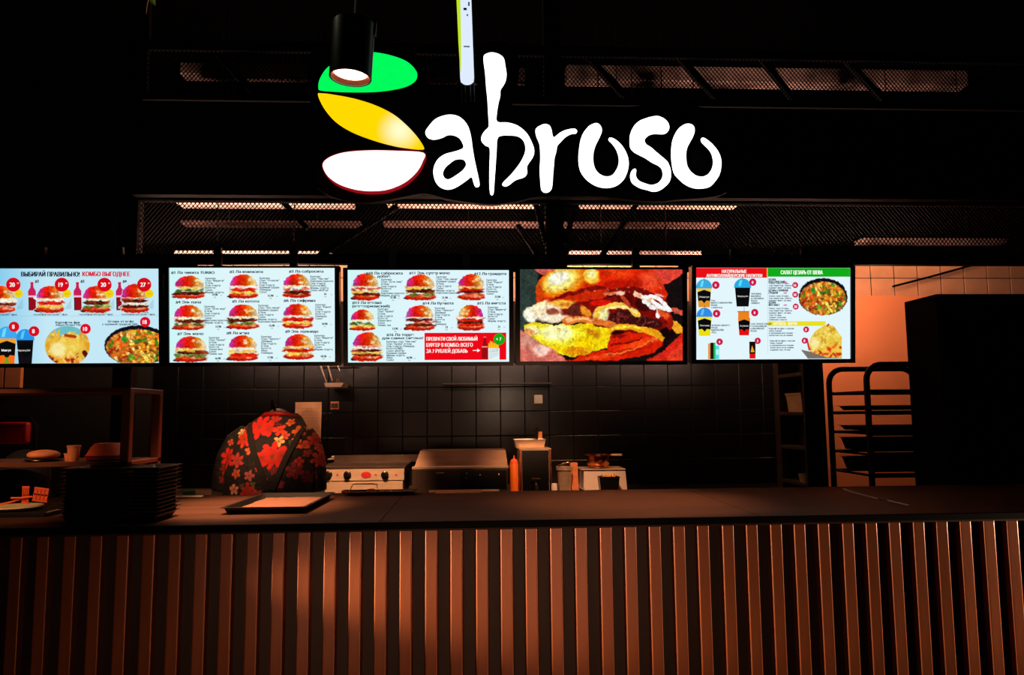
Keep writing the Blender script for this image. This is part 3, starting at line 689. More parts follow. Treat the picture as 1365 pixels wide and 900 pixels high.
cv = Canvas(60, 434, 121, 484.2, 1.8, (200, 234, 246)); m = np.clip((1 - np.hypot((cv.X - 90) / 29, (cv.Y - 461) / 26.5)) * 26 * 1.8 + .5, 0, 1)
cv.mix(m, (110, 190, 200)); cv.mix(m * np.clip((cv.Y - 447 - (cv.X - 90) ** 2 * .0) / 4, 0, 1), (226, 180, 60))
rr = random.Random(3)
for _ in range(130):
    x = rr.uniform(62, 119); y = rr.uniform(444, 484); p = [(236, 190, 60), (246, 220, 110), (226, 150, 30)] if y < 474 else [(240, 160, 40), (180, 40, 14), (130, 20, 10), (250, 210, 120)]
    cv.ell(x, y, rr.uniform(2, 5), rr.uniform(1, 2.4), rr.choice(p), ang=rr.uniform(-1.5, 1.5), op=.85, soft=1, clip=m)
cv.ell(78, 466, 10, 10, (250, 244, 180), soft=6, op=.8, clip=m); cv.ell(98, 460, 12, 9, (246, 222, 100), soft=6, op=.6, clip=m)
for q in ((74, 442, 76, 455), (79, 441, 78, 452)): cv.line([q[:2], q[2:]], 3, (232, 180, 60), clip=m)
cv.line([(88, 447), (100, 449)], 4, (180, 60, 20), clip=m); cv.line([(112, 470), (117, 478)], 6, (90, 16, 10), clip=m)
cv.grain(8); b = Art(); cv.put(b, 4); S.part('fries_picture', b)
A.disc(113.8, 438.5, 6.8, (222, 12, 40), 9); T.text('10', 113.4, 441.2, 5.4, (255, 255, 255), 11, al='c', bold=.2)
T.text('Цезарь от шефа', 143, 430, 2.8, DK, 3, w=33, bold=.2); T.text('с куриной грудкой 260г', 135.5, 433.6, 2.6, DK, 3, w=46, bold=.15)
cv = Canvas(136, 433, 209.8, 484.2, 1.8, (200, 234, 246)); salad(cv, 181, 461, 43, 27, 8); cv.warp(.5, 2); cv.texture(.15, 2); cv.grain(8); b = Art(); cv.put(b, 4); S.part('salad_picture', b)
A.disc(191.5, 429.5, 6.8, (222, 12, 40), 9); T.text('18', 191, 432.2, 5.4, (255, 255, 255), 11, al='c', bold=.2)
S.part('printed_badges', A); S.part('lettering', T)

ING = [['Булочка', 'Соус "Фирмен"', 'Бекон', 'Сыр чеддер', 'Котлета', 'Салат', 'Марин. огурец'], ['Булочка', 'Соус "Чесночн"', 'Бекон', 'Сыр чеддер', 'Куриная грудка', 'Помидор', 'Салат'],
       ['Булочка', 'Соус "Чик-чик"', 'Картошка красота', 'Сыр чеддер', 'Котлета BBQ', 'Марин. огурец', 'Салат айсберг'], ['Булочка', 'Соус "Дель мар"', 'Бекон', 'Сыр чеддер', 'Котлета', 'Салат', 'Картошка красота', 'Марин. огурец'],
       ['Булочка', 'Соус "Эль пикан"', 'Куриная грудка', 'Бекон', 'Сыр чеддер', 'Салат', 'Марин. огурец', 'Картошка красота'], ['Булочка', 'Соус "Ранчо"', 'Бекон', 'Сыр чеддер', 'Котлета', 'Помидор', 'Салат'],
       ['Булочка', 'Соус "Брава"', 'Бекон', 'Сыр чеддер', 'Котлета', 'Халапеньо', 'Салат', 'Оливк. лук'], ['Булочка', 'Соус "Чипотле"', 'Двойная', 'Сыр чеддер', 'Бекон', 'Котлета', 'Яйцо', 'Помидор']]
def block(T, x, y, ln, dy, h=2.5, col=SM):
    for i, t in enumerate(ln): T.text(t, x, y + i * dy, h, (16, 52, 78), 3, cond=.98, bold=.13)
# --- screen 2 (nine burgers)
S = Screen(228.5, 357.3, 445.5, 482.8, 'second menu screen from the left, white grid of nine burgers')
S.display((222, 246, 250), (206, 246, 246))
def z2(x, y): return 220 + x * Z1, 345 + y * Z1
T = Art()
I2 = [('#1 Ла чикита TURBO', 62, 115, 320, 195, 130, 250, 172, 315, 150, '14.90', 385, 275, ['cheese', 'green', 'meat'], 0),
      ('#2 Ла мамасита', 495, 108, 247, 597, 118, 235, 182, 718, 148, '12.90', 800, 283, ['sauce', 'tom', 'cheese'], 1),
      ('#3 Ла сабросита', 938, 105, 257, 995, 115, 230, 182, 1098, 135, '16', 1210, 270, ['egg', 'bacon', 'meat'], 2),
      ('#4 Эль папа', 95, 338, 185, 190, 350, 250, 190, 308, 362, '15.90', 410, 517, ['egg', 'meat', 'green'], 0),
      ('#5 Ла котота', 513, 332, 200, 595, 345, 250, 190, 708, 355, '15.90', 808, 510, ['egg', 'meat', 'green'], 1),
      ('#6 Ла сифрина', 898, 327, 236, 1000, 340, 245, 190, 1135, 350, '18.90', 1205, 498, ['sauce', 'tom', 'cheese'], 2),
      ('#7 Эль мачо', 105, 577, 192, 205, 585, 260, 195, 340, 598, '16.90', 405, 757, ['cheese', 'meat', 'green'], 0),
      ('#8 Ла нена', 470, 572, 167, 590, 580, 245, 195, 728, 592, '17.90', 795, 752, ['sauce', 'cheese', 'tom'], 1),
      ('#9 Эль пальмдо', 908, 562, 247, 1008, 572, 245, 195, 1128, 585, '18.50', 1195, 745, ['cheese', 'tom', 'cheese'], 2)]
for i, (nm, tx, ty, tw, bx, by, bw, bh, ix, iy, pr, prx, pry, fl, cc) in enumerate(I2):
    x, y = z2(tx, ty); T.text(nm, x, y, 3.6, DK, 3, w=tw * Z1, bold=.26)
    b = Art(); x, y = z2(bx, by); burger(b, x, y, bw * Z1, bh * Z1, 2, fl, seed=i); o = S.part('burger_picture', b)
    x, y = z2(ix, iy + 6); block(T, x, y, ING[i % 8], 3.08)
    x, y = z2(prx, pry + 5); T.text(pr, x, y, 2.9, DK, 3, al='c', bold=.22); T.text('руб', x + 7, y, 1.3, DK, 3); T.text('270г', x, y + 3, 1.6, DK, 3, al='c')
S.part('lettering', T)
# --- screen 3
S = Screen(465, 360.2, 678.6, 482.8, 'third menu screen from the left, with red combo banner lower right')
S.display((222, 246, 252), (206, 246, 246))
def z3(x, y): return 455 + x * Z1, 345 + y * Z1
T = Art(); A = Art()
I3 = [('#10 Ла сабросита', 192, 120, 275, 190, 110, 225, 205, 308, 158, '21.90', 395, 297, ['egg', 'bacon', 'cheese', 'meat'], 2),
      ('#11 Эль супер мачо', 517, 118, 305, 600, 120, 250, 195, 722, 138, '21.90', 785, 298, ['cheese', 'meat', 'green'], 6),
      ('#12 Ла грандота', 1008, 123, 243, 985, 115, 225, 200, 1102, 162, '23.90', 1185, 292, ['cheese', 'tom', 'meat', 'bacon'], 1),
      ('#13 Ла вегана', 90, 342, 217, 165, 385, 200, 160, 280, 382, '13.90', 410, 532, ['egg', 'green', 'cheese'], 3),
      ('#14 Ла буэнота', 617, 347, 232, 595, 350, 240, 195, 710, 375, '23', 797, 522, ['sauce', 'meat', 'bacon', 'meat'], 2),
      ('#15 Ла миеста', 1030, 347, 215, 980, 350, 220, 195, 1112, 370, '21', 1195, 520, ['sauce', 'tom', 'meat', 'tom'], 1),
      ('#16 Ла торре', 345, 585, 205, 200, 555, 245, 220, 345, 628, '26.90', 515, 752, ['bacon', 'sauce', 'meat', 'cheese', 'meat'], 0)]
for i, (nm, tx, ty, tw, bx, by, bw, bh, ix, iy, pr, prx, pry, fl, sd) in enumerate(I3):
    x, y = z3(tx, ty); T.text(nm, x, y, 3.6, DK, 8, w=tw * Z1, bold=.26)
    b = Art(); x, y = z3(bx, by); burger(b, x, y, bw * Z1, bh * Z1, 2, fl, seed=i + 9, flip=(i in (5,))); S.part('burger_picture', b)
    x, y = z3(ix, iy + 6); ln = ING[(i + 3) % 8]
    if i == 6: ln = ['Булочка, соус "Чик-чик"', 'Соус "Брава", Бекон', 'Сыр чеддер, Помидор', 'Котлеты BBQ', 'Салат айсберг', 'Куриная грудка', 'Марин. огурец', 'Яйцо', 'Салат']
    block(T, x, y, ln, 3.05)
    x, y = z3(prx, pry + 5); T.text(pr, x, y, 2.9, DK, 8, al='c', bold=.22); T.text('руб', x + 6, y, 1.3, DK, 3); T.text('420г', x, y + 3, 1.6, DK, 3, al='c')
x, y = z3(277, 143); T.text('добле', x, y, 3.4, DK, 8, w=17, bold=.26)
x, y = z3(90, 368); T.text('(вегетарианский)', x, y, 3.4, DK, 8, w=49, bold=.26); x, y = z3(312, 610); T.text('для самых смелых!', x, y, 3.4, DK, 8, w=54, bold=.26)
x0, y0 = z3(630, 562); x1, y1 = z3(1250, 768); A.rect(x0, y0, x1, y1, (238, 8, 22), 3)
for j, (t, w_) in enumerate((('ПРЕВРАТИ СВОЙ ЛЮБИМЫЙ', 385), ('БУРГЕР В КОМБО: ВСЕГО', 350), ('ЗА 7 РУБЛЕЙ ДОБАВЬ', 310))):
    x, y = z3(645, 622 + j * 46); T.text(t, x, y, 5.0, (255, 240, 236), 6, w=w_ * Z1, bold=.25)
x, y = z3(995, 697); A.rect(x, y - .5, x + 7, y + .5, (255, 240, 240), 5); A.poly([(x + 6, y - 2.6), (x + 10, y), (x + 6, y + 2.6)], (255, 240, 240), 5)
x, y = z3(1087, 590); A.poly([(x - 1.6, y), (x + 1.6, y), (x + 2, y + 9), (x + 4, y + 13), (x + 4, y + 30), (x - 4, y + 30), (x - 4, y + 13), (x - 2, y + 9)], (150, 14, 20), 5); A.rect(x - 4, y + 13, x + 4, y + 15, (250, 130, 130), 6); A.rect(x - 1.8, y, x + 1.8, y + 2, (240, 90, 90), 6)
x0, y0 = z3(1112, 680); x1, y1 = z3(1198, 768); A.rect(x0, y0, x1, y1, (232, 244, 246), 7)
for j in range(9): A.poly([(x0, y0 + 1 + j * 1.7), (x0, y0 + 1.5 + j * 1.7), (min(x1, x0 + 14), y0 + .5 + j * 1.7 - 5 + 5 * (j < 3)), (min(x1, x0 + 14), y0 + j * 1.7 - 5 + 5 * (j < 3))], (170, 186, 190), 8)
for j in range(8): A.poly([(x0 + .5 + j * 1.7, y0 + 1), (x0 + 2.2 + j * 1.7, y0 + 1), (x0 + 1.9 + j * 1.8, y0 - 7 - (j * 7 % 4)), (x0 + .6 + j * 1.8, y0 - 6.5 - (j * 7 % 4))], [(255, 214, 20), (246, 180, 30)][j % 2], 6)
x, y = z3(1197, 612); A.disc(x, y, 7.6, (20, 168, 20), 9); T.text('+ 7', x - .8, y + 2, 4.4, (250, 255, 250), 12, al='c', bold=.15)
S.part('printed_badges', A); S.part('lettering', T)
# --- screen 4: a large burger photograph
S = Screen(693, 359.3, 911, 481.3, 'fourth menu screen from left, filled by a close-up burger photo')
def P(*pts): return [(685 + x * Z1, 345 + y * Z1) for x, y in zip(pts[::2], pts[1::2])]
cv = Canvas(693, 359.3, 911, 481.3, 1.9, (18, 12, 12)); cv.a[:] = 1
cv.poly(P(45,60, 175,60, 175,560, 45,560), (44, 58, 52), 8); cv.poly(P(45,540, 150,580, 300,680, 420,790, 45,790), (214, 110, 96), 4)
cv.ell(*P(205, 690)[0], 11, 8, (246, 200, 184), soft=4); cv.ell(*P(110, 620)[0], 12, 10, (200, 150, 130), soft=8, op=.7)
cv.poly(P(150,80, 330,80, 215,128), (214, 96, 88), 1); cv.poly(P(1040,70, 1300,70, 1290,110, 1180,185, 1120,190, 1040,130), (226, 66, 52), 2)
cv.poly(P(1290,560, 1150,690, 990,790, 1300,790), (212, 36, 22), 2); cv.poly(P(1290,620, 1200,720, 1150,790, 1300,790), (238, 70, 40), 3, .6)
bun = P(160,345, 162,230, 195,150, 250,105, 330,75, 1050,75, 1110,150, 1150,210, 1168,270, 1160,320, 1080,270, 960,225, 860,212, 760,225, 640,205, 520,225, 400,262, 300,310, 230,345, 190,362)
cv.poly(bun, (216, 36, 6), 1); bmk = cv.pm(bun, 1)
def blob(x, y, rx, ry, col, ang=0, soft=4, op=1, clip=None):
    soft = max(.6, soft * .5); a, b = P(x, y)[0]; cv.ell(a, b, rx * Z1, ry * Z1, col, ang, soft, op, clip)
blob(360, 170, 190, 105, (244, 150, 20), -.3, 14, 1, bmk); blob(350, 165, 130, 72, (255, 240, 130), -.3, 12, 1, bmk); blob(340, 150, 80, 45, (255, 253, 225), -.2, 8, 1, bmk)
blob(590, 130, 60, 62, (250, 200, 60), 0, 7, 1, bmk); blob(590, 115, 30, 35, (255, 246, 170), 0, 6, 1, bmk); blob(190, 270, 30, 80, (200, 60, 6), 0, 6, .9, bmk)
blob(1040, 170, 80, 70, (240, 84, 50), .4, 14, .7, bmk); blob(830, 190, 170, 30, (170, 16, 6), 0, 6, .8, bmk); blob(800, 110, 90, 30, (236, 70, 20), .1, 10, .7, bmk)
blob(230, 245, 12, 6, (90, 90, 20), 0, 1, .8, bmk); blob(395, 230, 14, 6, (80, 60, 10), .4, 1, .8, bmk)
cv.poly(P(190,362, 300,306, 400,258, 520,222, 640,203, 760,222, 870,210, 980,225, 1090,268, 1165,320, 1215,460, 1190,560, 780,560, 500,470, 200,420), (120, 12, 8), 2)
cv.poly(P(270,330, 420,282, 560,250, 700,232, 760,248, 660,300, 560,318, 400,330, 290,345), (206, 40, 8), 2)
blob(655, 335, 80, 28, (222, 20, 8), -.1, 3); blob(850, 310, 60, 60, (90, 8, 8), .5, 6); blob(760, 270, 60, 10, (30, 6, 8), -.2, 3); blob(990, 340, 70, 60, (60, 8, 8), .4, 5)
blob(330, 350, 130, 35, (250, 190, 60), -.15, 5); blob(380, 345, 40, 14, (200, 110, 30), -.2, 4); blob(130, 420, 60, 62, (255, 250, 222), 0, 6); blob(250, 400, 110, 60, (250, 226, 190), 0, 8)
blob(295, 400, 48, 26, (150, 70, 50), 0, 4); blob(190, 350, 70, 22, (255, 244, 190), -.5, 4); blob(455, 390, 56, 46, (96, 30, 24), .3, 4); blob(545, 400, 50, 28, (226, 140, 30), .6, 4)
blob(300, 450, 120, 34, (250, 232, 200), 0, 6); blob(660, 430, 60, 60, (236, 226, 160), .3, 5)
cv.poly(P(720,470, 740,420, 800,392, 900,400, 1010,440, 1130,480, 1110,530, 980,525, 820,510), (56, 14, 16), 2)
r_ = random.Random(4)
for _ in range(90): blob(r_.uniform(735, 1110), r_.uniform(410, 520), r_.uniform(6, 20), r_.uniform(4, 10), r_.choice([(120, 40, 30), (40, 6, 8), (150, 60, 50), (70, 16, 16)]), r_.uniform(0, 3), 1, .7, cv.pm(P(720,470, 740,420, 800,392, 900,400, 1010,440, 1130,480, 1110,530, 980,525, 820,510), 0))
cv.line(P(625,440, 632,400, 690,372, 770,350, 850,356, 900,385, 940,425), 8, (244, 196, 70)); cv.line(P(640,410, 700,384, 800,362, 860,372, 925,400), 3, (255, 232, 150)); cv.line(P(820,290, 850,330, 880,360), 5, (196, 60, 30)); cv.line(P(680,268, 800,255, 830,262), 4, (226, 110, 70)); blob(810, 262, 30, 16, (250, 200, 170), 0, 3)
cv.line(P(930,270, 1010,300, 1060,330), 7, (246, 190, 150)); cv.line(P(990,285, 1080,290, 1130,325, 1190,400), 6, (255, 250, 246)); cv.line(P(985,320, 1040,365, 1110,380, 1100,440), 6, (250, 244, 240)); cv.line(P(1060,330, 1120,370, 1200,395), 5, (255, 255, 250)); blob(1150, 430, 60, 26, (226, 80, 30), .6, 4); blob(1110, 275, 40, 10, (240, 170, 160), .3, 2)
cv.poly(P(1210,470, 1240,480, 1290,520, 1290,570, 1240,570, 1210,540), (238, 160, 36), 1); blob(1165, 570, 60, 50, (20, 4, 6), 0, 4); blob(1120, 640, 50, 34, (24, 4, 6), .4, 4); blob(1190, 490, 20, 50, (150, 20, 10), 0, 3)
cv.line(P(1215,385, 1290,410), 6, (200, 80, 60))
ch = P(78,510, 150,478, 300,500, 420,500, 500,500, 560,485, 640,520, 730,535, 738,600, 705,670, 620,700, 520,725, 440,745, 360,720, 260,670, 160,600, 85,560)
cv.poly(ch, (238, 206, 16), 1); cm_ = cv.pm(ch, 1)
blob(340, 570, 190, 90, (250, 240, 50), .1, 14, .9, cm_); blob(330, 560, 120, 60, (255, 252, 190), .1, 12, .9, cm_); blob(150, 540, 60, 30, (250, 240, 170), .2, 6, 1, cm_); blob(560, 640, 110, 50, (246, 206, 0), .2, 10, .8, cm_); blob(600, 560, 60, 26, (190, 110, 10), .3, 7, .8, cm_); blob(480, 700, 90, 30, (222, 120, 10), 0, 7, .8, cm_); blob(110, 550, 40, 20, (230, 150, 90), .3, 4, 1, cm_)
for _ in range(26): blob(r_.uniform(150, 700), r_.uniform(500, 700), r_.uniform(5, 14), r_.uniform(3, 6), r_.choice([(170, 110, 10), (120, 80, 10), (255, 250, 160)]), r_.uniform(0, 3), 1.2, .55, cm_)
cv.line(P(390,478, 470,462, 560,462, 650,480, 750,505), 9, (226, 116, 46)); cv.line(P(400,470, 500,455, 600,462), 3, (250, 180, 110))
rd = P(735,560, 760,545, 900,560, 1050,560, 1150,600, 1130,650, 1080,700, 960,745, 780,775, 400,775, 520,728, 640,700, 705,690, 715,640)
cv.poly(rd, (214, 30, 6), 1); rm_ = cv.pm(rd, 1)
blob(960, 640, 150, 26, (244, 70, 16), -.3, 7, .9, rm_); blob(860, 700, 150, 16, (150, 10, 6), -.2, 5, .8, rm_); blob(650, 745, 130, 14, (240, 80, 24), -.1, 5, .8, rm_); blob(800, 585, 60, 16, (120, 10, 6), 0, 4, .9, rm_); blob(1080, 600, 40, 12, (240, 110, 60), -.3, 3, .8, rm_); cv.line(P(740,650, 860,640, 980,600), 2, (120, 10, 6)); cv.line(P(700,730, 900,690, 1060,620), 2, (250, 110, 40))
cv.line(P(735,545, 800,520, 880,512, 980,535, 1060,555, 1130,600), 8, (236, 160, 20)); cv.line(P(740,538, 880,508, 960,522), 3, (255, 214, 60)); blob(790, 562, 60, 12, (40, 4, 4), -.1, 2)
for _ in range(12): blob(r_.uniform(500, 1150), r_.uniform(205, 290), r_.uniform(4, 12), r_.uniform(3, 6), (250, 190, 150), 0, 1.5, .6)
cv.warp(1.0, 8); cv.warp(.5, 3); cv.texture(.07, 5); cv.texture(.07, 2.2); cv.texture(.05, 1); cv.grain(7); b = Art(); cv.put(b, 0, full=True); S.part('display', b)
# --- screen 5 (drinks and salads)
S = Screen(926, 357.3, 1135.8, 479.0, 'rightmost menu screen with red and green headers, drinks and salad')
S.display((226, 246, 252))
def z5(x, y): return 910 + x * 225 / 1365, 345 + y * 150 / 853
A = Art(); T = Art()
x0, y0 = z5(80, 72); x1, y1 = z5(683, 143); A.rect(926, 357.4, x1, y1 + .2, (232, 16, 22), 1); A.rect(x1, 357.4, 1135.7, y1 - 1.2, (16, 172, 22), 1); A.rect(x1 - .6, 357.4, x1 + .6, y1, (230, 200, 80), 2)
x, y = z5(312, 108); T.text('НАТУРАЛЬНЫЕ', x, y, 4.2, (255, 236, 230), 3, w=33, bold=.3); x, y = z5(185, 140); T.text('АНТИКОЛЛАЙДЕРСКИЕ НАПИТКИ', x, y, 4.2, (255, 236, 230), 3, w=75, bold=.3)
x, y = z5(795, 118); T.text('САЛАТ ЦЕЗАРЬ ОТ ШЕФА', x, y, 5.2, (240, 255, 236), 3, w=57, bold=.3)
for (cx, yt, w_, h_, c1, c2, lid, dm) in ((165, 155, 130, 212, (238, 202, 60), (226, 150, 40), (60, 170, 226), 1), (480, 150, 140, 212, (12, 12, 18), (14, 12, 16), (40, 170, 226), 1), (168, 370, 130, 212, (246, 226, 50), (236, 222, 20), (50, 140, 226), 1), (492, 385, 112, 195, (236, 130, 30), (226, 16, 16), (240, 180, 120), 0)):
    x, y = z5(cx, yt); cup(A, x, y, w_ * .165, h_ * .1758, lid, c1, c2, 3, True, bool(dm))
    if not dm: A.rect(x - 9, y + 2, x + 7, y + 3.4, (190, 110, 60), 4); A.rect(x - 8, y + 3.4, x + 7, y + 12, (236, 130, 30), 3)
    A.rect(x - .3, y - 3, x + .3, y + 3, (120, 60, 50), 9)
    T.text(('Мангуя', 'Маракуйя', 'Лимонад', 'Клубника')[(cx > 300) + 2 * (yt > 300)], x, y + h_ * .1758 * .66, 2.1, (240, 240, 240), 10, al='c', w=w_ * .165 * .6)
x, y = z5(245, 640); A.rect(x - 8, y, x - 5, y + 21, (240, 150, 60), 3); A.rect(x - 5, y - 1, x - .5, y + 21, (24, 24, 20), 3); A.rect(x - .5, y - 1, x + 2, y + 21, (30, 190, 90), 3); A.rect(x + 2, y + 3, x + 7, y + 21, (90, 220, 226), 3); A.rect(x + 2.6, y + 8, x + 6.4, y + 15, (190, 246, 250), 4)
x, y = z5(560, 628); A.rect(x - 4.2, y, x + 4.2, y + 16, (16, 12, 10), 3); A.rect(x - 4.0, y + 16, x + 4.2, y + 22.5, (226, 16, 20), 3); A.poly([(x - 2.5, y + 14), (x - .5, y + 5), (x + 1, y + 9), (x + 3, y + 14)], (246, 160, 30), 4)
for (bx, by, r_b, t) in ((260, 200, 30, '8'), (563, 178, 29, '8'), (266, 415, 30, '8'), (579, 408, 29, '8'), (290, 628, 26, '4'), (603, 622, 25, '3'), (913, 200, 24, '16'), (913, 272, 24, '18'), (917, 363, 24, '20'), (1003, 537, 24, '8'), (990, 622, 24, '8')):
    x, y = z5(bx, by); A.disc(x, y, r_b * .17, (206, 20, 70), 8); T.text(t, x - .3, y + 1.9, 3.6, (255, 240, 246), 10, al='c', bold=.2)
for (bx, by, ln) in ((222, 322, ['Сок', 'МАНГО-МАРАКУЙЯ', 'ВОДА', 'с мякотью']), (550, 272, ['ЧЕРНИКА', 'МАЛИНА', 'и ЕЖЕВИКА', 'ВОДА', 'ЛИМОН']), (225, 510, ['АНАНАС-МАНГО', 'ВОДА', 'МАРАКУЙЯ', 'ЛЁД']), (545, 500, ['СОК ГРАНАТОВЫЙ', 'С КЛУБНИКОЙ', 'и МАЛИНОЙ', 'ВОДА'])):
    x, y = z5(bx, by); block(T, x, y, ln, 3.1, 2.2, (30, 60, 84))
for (by, a_, b_) in ((165, 'ЦЕЗАРЬ', 'КЛАССИЧЕСКИЙ'), (248, 'ЦЕЗАРЬ С КУРИНОЙ', 'ГРУДКОЙ'), (340, 'ЦЕЗАРЬ', 'ФУЛ ПАКЕТ')):
    x, y = z5(695, by); T.text(a_, x, y, 2.7, (20, 30, 80), 3, bold=.2, cond=.7); T.text(b_, x, y + 3.2, 2.7, (20, 30, 80), 3, bold=.2, cond=.7); T.text('260г', x + 20, y + 3.2, 2.4, (206, 40, 120), 3, bold=.12, cond=.8)
for (bx, by, n_) in ((697, 192, 3), (697, 288, 3), (697, 382, 6), (697, 535, 4), (705, 628, 5)):
    x, y = z5(bx, by)
    L_ = ['Салат, соус Цезарь,', 'сыр пармезан, томаты,', 'куриное филе, гренки,', 'соус Цезарь', 'сырные палочки', 'оливковое масло'] if by < 500 else ['Картофель фри с соусом', 'чили, сыром', 'и луковыми колечками', 'халапеньо по желанию', 'сырный соус, бекон']
    block(T, x, y, L_[:n_], 3.0, 2.1, (44, 84, 100))
x0, y0 = z5(690, 475); x1, y1 = z5(1165, 510); A.rect(x0, y0, x1, y1, (234, 222, 40), 1); T.text('КАРТОФЕЛЬ', x0 + 7, y1 - 1, 4.2, (255, 246, 190), 3, w=17, bold=.35); T.text('ФРИ', x0 + 27, y1 - 1, 4.2, (255, 246, 190), 3, w=12, bold=.35)
A.rect(z5(686, 0)[0], 370, z5(688, 0)[0], z5(0, 720)[1], (150, 200, 226), 1)
x0, y0 = z5(940, 143); cv = Canvas(x0, y0, 1135.6, z5(0, 432)[1], 1.8, (226, 246, 252)); cx, cy = z5(1145, 288); salad(cv, cx, cy, 33.5, 25, 8); cv.warp(.5, 2); cv.texture(.15, 2); cv.grain(8); b = Art(); cv.put(b, 3); S.part('salad_picture', b)
cv = Canvas(z5(955, 0)[0], z5(0, 490)[1], 1135.6, z5(0, 760)[1], 1.8, (226, 246, 252))
def q5(*p): return [z5(a, b) for a, b in zip(p[::2], p[1::2])]
cv.poly(q5(960,690, 1030,705, 1300,720, 1300,760, 1020,760), (120, 112, 104), 1)
fm = q5(1030,660, 1040,600, 1090,540, 1170,500, 1230,510, 1270,560, 1300,600, 1300,755, 1180,750, 1060,715, 1030,690); cv.poly(fm, (236, 200, 70), 1); m = cv.pm(fm, 1)
rr = random.Random(5)
for _ in range(120):
    ax, ay = rr.uniform(1020, 1290), rr.uniform(500, 750); low = ay > 690 - (ax - 1020) * .0 + (0 if ax < 1180 else -30)
    p = [(226, 60, 20), (190, 20, 10), (246, 150, 60), (240, 90, 30)] if low else [(240, 214, 90), (250, 232, 130), (226, 180, 50), (200, 150, 30)]
    x, y = z5(ax, ay); cv.ell(x, y, rr.uniform(2, 5), rr.uniform(.8, 2), rr.choice(p), ang=rr.uniform(-1.5, 1.5), op=.8, soft=1, clip=m)
for q in ((1030, 690, 1010, 610), (1180, 510, 1190, 500)): cv.line(q5(*q), 2.5, (200, 60, 30))
x, y = z5(1075, 640); cv.ell(x, y, 7, 7, (252, 244, 180), soft=5, op=.8, clip=m); cv.grain(7); b = Art(); cv.put(b, 3); S.part('fries_picture', b)
S.part('printed_badges', A); S.part('lettering', T)
bpy.data.objects.remove(_fo)

# ================================================================ pendant lamp, tube, plant
YL = 1.82
pb = W(467, 104, YL); pt = W(471.5, 36, YL)
ax_ = (pt - pb); Lh = .145; ax_.normalize()
pl = thing('pendant_lamp', 'black cylindrical pendant spotlight hanging in front of the green logo leaf', 'lamp', pb)
q = Vector((0, 0, 1)).rotation_difference(ax_); pl.rotation_mode = 'QUATERNION'; pl.rotation_quaternion = q
rL = .0525
bm = new(); lathe(bm, [(rL - .003, .004), (rL, 0), (rL, Lh - .004), (rL - .004, Lh), (.0, Lh)], (0, 0, 0), 40)
# open bottom: rebuild shell with inner wall
bm.free(); bm = new()
lathe(bm, [(rL - .004, .030), (rL - .004, 0), (rL, 0), (rL, Lh - .004), (rL - .004, Lh), (.001, Lh), (.001, Lh - .003), (rL - .006, Lh - .004)], (0, 0, 0), 40)
obj('lamp_body', bm, 'blackmetal', pl, smooth=True, local=True)
bm = new(); lathe(bm, [(.0, .032), (.034, .030), (rL - .0045, .004), (rL - .0045, .0035), (.033, .029), (.0, .031)], (0, 0, 0), 36); obj('reflector', bm, 'lamprim', pl, smooth=True, local=True)
bm = new(); lathe(bm, [(0, .0125), (.040, .0125), (.042, .0135), (.040, .0145), (0, .0145)], (0, 0, 0), 36); obj('lens', bm, 'lamp', pl, local=True)
bm = new(); tube(bm, [(0, 0, Lh), (.002, 0, Lh + .35), (0, 0, 1.9)], .0022, 8); obj('cable', bm, 'white', pl, local=True)
bm = new(); box(bm, rL - .006, rL + .004, -.008, .008, Lh - .03, Lh + .004); obj('clip', bm, 'blackmetal', pl, local=True)
# hanging tube light
a = W(623, 112, 2.0); b = W(617, -60, 2.0)
tl = thing('tube_light', 'white glass light tube hanging beside the tall letter, yellow along one edge', 'lamp', a)
d = (b - a)
bm = new(); n = 14; pts = []; rd_ = []
for i in range(n):
    t = i / (n - 1); pts.append(a + d * t); 
pts = [a + d * .0, a + d * .006, a + d * .02, a + d * .05, a + d * .5, a + d]; rd_ = [.004, .012, .018, .0195, .0195, .0195]
tube(bm, pts, rd_, 20); obj('glass_tube', bm, 'tube', tl, smooth=True)
bm = new(); off = Vector((-.0125, -.006, 0)); tube(bm, [a + d * .08 + off, a + d * .3 + off, a + d + off], [.006, .0085, .0115], 12); obj('coloured_strip', bm, 'tubey', tl, smooth=True)
bm = new()
for (tx, ty, w_, h_) in ((620, 12, .009, .005), (622, 62, .016, .0018), (623, 20, .004, .003), (625, 5, .004, .009)):
    p = W(tx, ty, 1.979); box(bm, p.x - w_ / 2, p.x + w_ / 2, p.y - .0015, p.y + .004, p.z - h_ / 2, p.z + h_ / 2)
obj('marks', bm, 'plastic', tl)
bm = new(); tube(bm, [a + d, Vector((b.x, b.y, ZC))], .012, 10); obj('suspension_rod', bm, 'blackmetal', tl)
bm = new()
for dx in (-8, -3, 4, 9): tube(bm, [W(623 + dx, 104, 2.03), W(624 + dx, 135, 2.03)], .0018, 6)
obj('dangling_wires', bm, 'plastic', tl)
